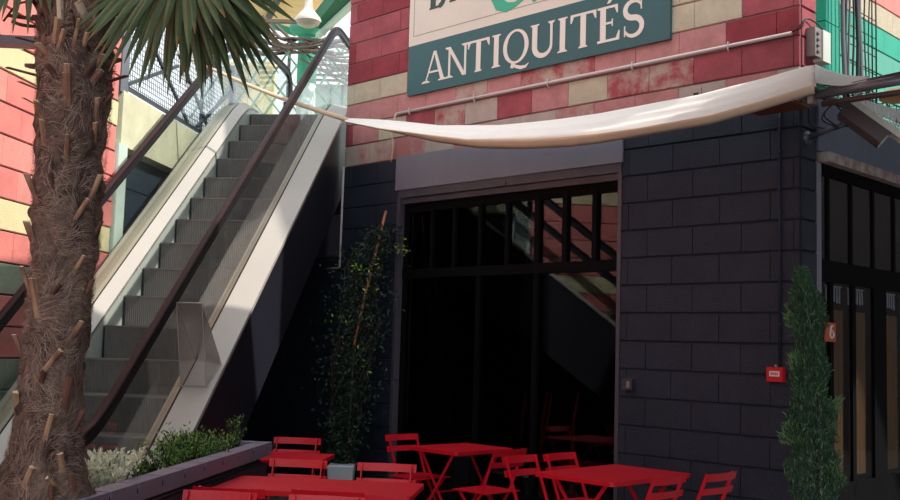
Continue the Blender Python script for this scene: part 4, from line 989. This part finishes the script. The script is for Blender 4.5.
# ------------------------------------------------------------------ climber in its pot
random.seed(21)
cp = atY(341, 480, 11.0); cl = empty('potted_climber', (cp.x, 11.0, 0)); tag(cl, 'thin leafy climber on bamboo canes in a pale grey pot against the dark wall', 'climbing plant')
mb = MB(); mb.add([(cp.x + sx_ * w_, 11.0 + sy * w_, z) for z, w_ in ((0, .11), (.4, .14)) for sx_, sy in ((-1, -1), (1, -1), (1, 1), (-1, 1))], [(0, 3, 2, 1), (0, 1, 5, 4), (1, 2, 6, 5), (2, 3, 7, 6), (3, 0, 4, 7), (4, 5, 6, 7)])
o = mb.build('pot', 'potw', cl); o.modifiers.new('b', 'BEVEL').width = .012
mb = MB(); mb.tube([atY(354, 345, 11.3), atY(364, 300, 11.4), atY(386, 211, 11.5)], .015, 7); mb.build('cane', 'bamboo', cl)
mb = MB(); mb.tube([Vector((cp.x + .05, 11.05, .38)), atY(354, 346, 11.3)], .013, 7); mb.build('main_stem', 'stem', cl)
PX = [(212, 386, 6), (240, 380, 20), (255, 372, 30), (275, 360, 24), (300, 358, 26), (330, 360, 30), (360, 350, 28), (390, 350, 26), (420, 345, 22), (450, 342, 15), (464, 341, 9)]
mb = MB(); stems = []
for i in range(14):
    ph = ru(0, 6); pts = [atY(interp([(a, b) for a, b, c in PX], y) + math.sin(y * .03 + ph) * interp([(a, c) for a, b, c in PX], y) * .7, y, 11.15 + (464 - y) * .0015 + .06 * math.sin(y * .05 + ph)) for y in range(464, int(ru(225, 330)), -14)]
    mb.tube(spline(pts, 2), .006, 4); stems += pts
mb.build('stem', 'stem', cl)
mb = MB(); pts = []
for _ in range(3600):
    y = 462 - 237 * rnd() ** 1.15; x = interp([(a, b) for a, b, c in PX], y) + random.gauss(0, .55) * interp([(a, c) for a, b, c in PX], y); pts.append(atY(x, y, 11.15 + (464 - y) * .0015 + ru(-.14, .12)))
leaves(mb, pts, .055, .5, None, 0); yl = []
for x, y, k in ((402, 247, 16), (357, 262, 10), (362, 272, 8), (370, 288, 8), (379, 266, 10), (345, 322, 6), (360, 350, 6), (338, 318, 5), (364, 375, 5), (352, 388, 5)):
    yl += [atY(x + random.gauss(0, 4), y + random.gauss(0, 4), 11.3) for _ in range(k)]
leaves(mb, yl, .05, .5, None, 1)
mb.build('foliage', ['leafclimb', 'leafyel'], cl)
mb = MB(); c2 = atY(309, 480, 9.9); mb.add([(c2.x + sx_ * w_ * 1.2, 9.9 + sy * w_, z) for z, w_ in ((0, .10), (.40, .12)) for sx_, sy in ((-1, -1), (1, -1), (1, 1), (-1, 1))], [(0, 3, 2, 1), (0, 1, 5, 4), (1, 2, 6, 5), (2, 3, 7, 6), (3, 0, 4, 7), (4, 5, 6, 7)])
o = one('empty_pot', mb, 'greyd_m', 'dull grey pot half hidden behind the red chair slats, left of the pale pot', 'pot')
o.modifiers.new('b', 'BEVEL').width = .012

# ------------------------------------------------------------------ bistro furniture
def table(sx, sy):
    t = empty('bistro_table', (0, 0, 0)); mb = MB(); r = .04; poly = []
    for cx_, cy_, a0 in ((sx / 2 - r, sy / 2 - r, 0), (-sx / 2 + r, sy / 2 - r, 90), (-sx / 2 + r, -sy / 2 + r, 180), (sx / 2 - r, -sy / 2 + r, 270)):
        poly += arc(cx_, cy_, r, r, a0, a0 + 90, 5)
    mb.prism(poly, lambda x, y, d: Vector((x, y, d)), .735, .741)
    o = mb.build('table_top', 'red_m', t)
    mb = MB(); n = len(poly)
    for i in range(n):
        a, b = poly[i], poly[(i + 1) % n]; mb.bar((a[0], a[1], .725), (b[0], b[1], .725), .006, .03)
    mb.build('edge_band', 'red_m', o)
    for s in (-1, 1):
        x = s * (sx / 2 - .1)
        for k in (-1, 1):
            mb = MB(); mb.bar((x + .012 * k, -k * (sy / 2 - .06), .0), (x + .012 * k, k * (sy / 2 - .1), .728), .008, .028, up=(0, 0, 1)); mb.build('leg', 'red_m', t)
    mb = MB()
    for k in (-1, 1): mb.bar((-sx / 2 + .1, k * (sy / 2 - .09), .70), (sx / 2 - .1, k * (sy / 2 - .09), .70), .02, .008)
    mb.bar((-sx / 2 + .1, 0, .36), (sx / 2 - .1, 0, .36), .012, .012); mb.build('cross_bar', 'red_m', t)
    return t
def chair():
    t = empty('bistro_chair', (0, 0, 0)); W_ = .42
    for zc, hh_ in ((.79, .055), (.69, .048)):
        mb = MB(); vs = []; n = 8
        for i in range(n + 1):
            q = i / n * 2 - 1; y = -.215 - (zc - .69) * .28 - .022 * (1 - q * q)
            for dz, dy in ((-.5, .004), (.5, -.010)):
                for tk in (0, .004): vs.append((q * W_ / 2, y + dy - tk, zc + dz * hh_))
        fs = []
        for i in range(n):
            b = 4 * i; fs += [(b, b + 4, b + 6, b + 2), (b + 1, b + 3, b + 7, b + 5), (b, b + 1, b + 5, b + 4), (b + 2, b + 6, b + 7, b + 3)]
        fs += [(0, 2, 3, 1), (4 * n, 4 * n + 1, 4 * n + 3, 4 * n + 2)]
        mb.add(vs, fs); mb.build('back_slat', 'red_m', t)
    for s in (-1, 1):
        mb = MB(); x = s * (W_ / 2 - .035); mb.bar((x, .21, 0), (x, -.10, .45), .008, .024); mb.bar((x, -.10, .45), (x, -.245, .815), .008, .024); mb.build('back_leg', 'red_m', t)
        mb = MB(); x = s * (W_ / 2 - .048); mb.bar((x, -.24, 0), (x, .17, .445), .008, .024); mb.build('front_leg', 'red_m', t)
    for k in range(5):
        mb = MB(); y = -.155 + k * .082; mb.obox((0, y, .455), (W_ / 2, 0, 0), (0, .034, 0), (0, 0, .004)); mb.build('seat_slat', 'red_m', t)
    mb = MB()
    for s in (-1, 1): mb.bar((s * (W_ / 2 - .06), -.17, .445), (s * (W_ / 2 - .06), .19, .445), .006, .016)
    mb.build('seat_rail', 'red_m', t)
    mb = MB(); mb.bar((-W_ / 2 + .04, .16, .075), (W_ / 2 - .04, .16, .075), .014, .005); mb.bar((-W_ / 2 + .05, -.19, .055), (W_ / 2 - .05, -.19, .055), .014, .005); mb.build('stretcher', 'red_m', t)
    return t
# tables: front one squared to the planter, the others to the facade
ta = table(1.24, .64); ta.location = EP(-.93 - .04, 6.62 + .03, 0) + Vector((0, 0, 0)); ta.rotation_euler.z = -AZ
tag(ta, 'large bright red metal table in front, nearest the planter', 'table', 'red bistro tables')
C_ = (atZ(238, 475.5, .74) + atZ(422.6, 484, .74) + atZ(413, 497, .74) + atZ(216, 487.5, .74)) / 4
ta.location = (C_.x, C_.y, 0)
tb = copy_tree(ta); tb.location = (-1.24, 8.42, 0); tb.rotation_euler.z = -AZ; tb.scale = (.5, 1, 1)
tag(tb, 'small red table behind the pair of chairs at the planter end', 'table')
tr = table(1.02, .72); C_ = (atZ(540, 471, .74) + atZ(606, 482.5, .74) + atZ(688, 473, .74) + atZ(619, 466, .74)) / 4
tr.location = (C_.x, C_.y, 0); tr.rotation_euler.z = math.radians(45); tag(tr, 'red metal table at right in front of the dark block wall', 'table', 'red bistro tables')
tm = copy_tree(tr); tm.scale = (.74, .86, 1); a_ = atZ(456, 452.5, .74); cc = a_ + V * .38 + U * .31; tm.location = (cc.x, cc.y, 0)
tag(tm, 'shaded dark red table standing close to the big dark window', 'table')
c0_ = chair(); NCH = [0]
def place(x, y, face, label):
    """x, y of the seat centre, face = direction the sitter looks"""
    o = c0_ if NCH[0] == 0 else copy_tree(c0_); NCH[0] += 1
    o.location = (x, y, 0); o.rotation_euler.z = math.atan2(face[1], face[0]) - math.pi / 2
    tag(o, label, 'chair', 'red bistro chairs'); return o
def place_back(px, py, face, label, zt=.815):
    """px, py: middle of the top edge of the backrest"""
    P = atZ(px, py, zt); f = Vector(face).normalized(); P = P + f * .25; return place(P.x, P.y, f, label)
fr, bk = -HH, HH
place_back(298.5, 460, fr, 'red slatted chair facing us behind the front table, beside the planter end')
place_back(387, 464, fr, 'red slatted chair facing us behind the right end of the front table')
place_back(297.5, 438, fr, 'shaded red chair behind the small rear table at the planter end')
place_back(229, 488, bk, 'dark red chair seen from behind at the left end of the front table')
place_back(328, 491, bk, 'dark red chair seen from behind at the middle of the front table')
P = atZ(217, 490.5, .815); place(P.x, P.y - .30, fr, 'bright chair back at the bottom edge, left of its twin, facing us')
P = atZ(323, 495, .815); place(P.x, P.y - .31, fr, 'bright chair back at the bottom edge below the middle of the front table')
place_back(402, 434.5, -U, 'dark red chair at the left end of the shaded window table')
place_back(520, 456, -U, 'red chair left of the right-hand table, nearer of the side-by-side pair')
place_back(560, 453.5, -U, 'red chair left of the right-hand table, right one of the side-by-side pair')
place_back(670, 476.5, U, 'red chair back at the near right corner of the right-hand table')
place_back(721, 473, U, 'dark red chair standing alone against the block wall at right')
P = atZ(487, 490, .455); place(P.x, P.y, U, 'dark red chair turned to the window table, its seat showing')

# ------------------------------------------------------------------ things inside the dark room
random.seed(2)
for i, (x, lb) in enumerate(((522, 'left'), (543, 'middle'), (574, 'right'))):
    P = hit(x, 420, FP(0, 0, -.42), NF); t = empty('wooden_floor_stand', (P.x, P.y, 0)); tag(t, lb + ' one of three slim orange-brown stands behind the dark glass', 'stand', 'stands inside the window')
    zt = hit(x, 391, FP(0, 0, -.42), NF).z
    mb = MB(); b = Vector((P.x, P.y, 0))
    mb.tube([b + Z * .02, b + Z * .6 + U * .02, b + Z * (zt - .3), b + Z * zt - U * .05], [.03, .02, .018, .012], 7)
    if i == 1: mb.tube([b + Z * .7, b + Z * (zt - .2) - U * .08, b + Z * zt - U * .10], [.016, .014, .01], 7)
    mb.build('shaft', 'standwood', t)
    mb = MB(); mb.lathe(b, [(.001, .0), (.16, 0), (.15, .03), (.03, .3), (.02, .5)], 14); mb.build('foot', 'standwood', t)
for i, (x0, x1) in enumerate(((414, 429), (434, 454))):
    A, B = hit(x0, 321, FP(0, 0, -.36), NF), hit(x1, 356, FP(0, 0, -.36), NF)
    a0, a1 = (A - K).dot(U), (B - K).dot(U); mb = MB(); fbox(mb, a1, a0, B.z, A.z, -.38, -.34); mb.bar(FP(a1, A.z, -.36), FP(a0, A.z, -.36), .02, .02); mb.tube([FP((a0 + a1) / 2, A.z, -.36), FP((a0 + a1) / 2, 3.5, -.36)], .004, 4)
    one('hanging_red_cloth', mb, 'redcloth', ('left' if i == 0 else 'right') + ' one of two dim red cloths hanging behind the dark glass', 'cloth', 'red cloths inside the window')
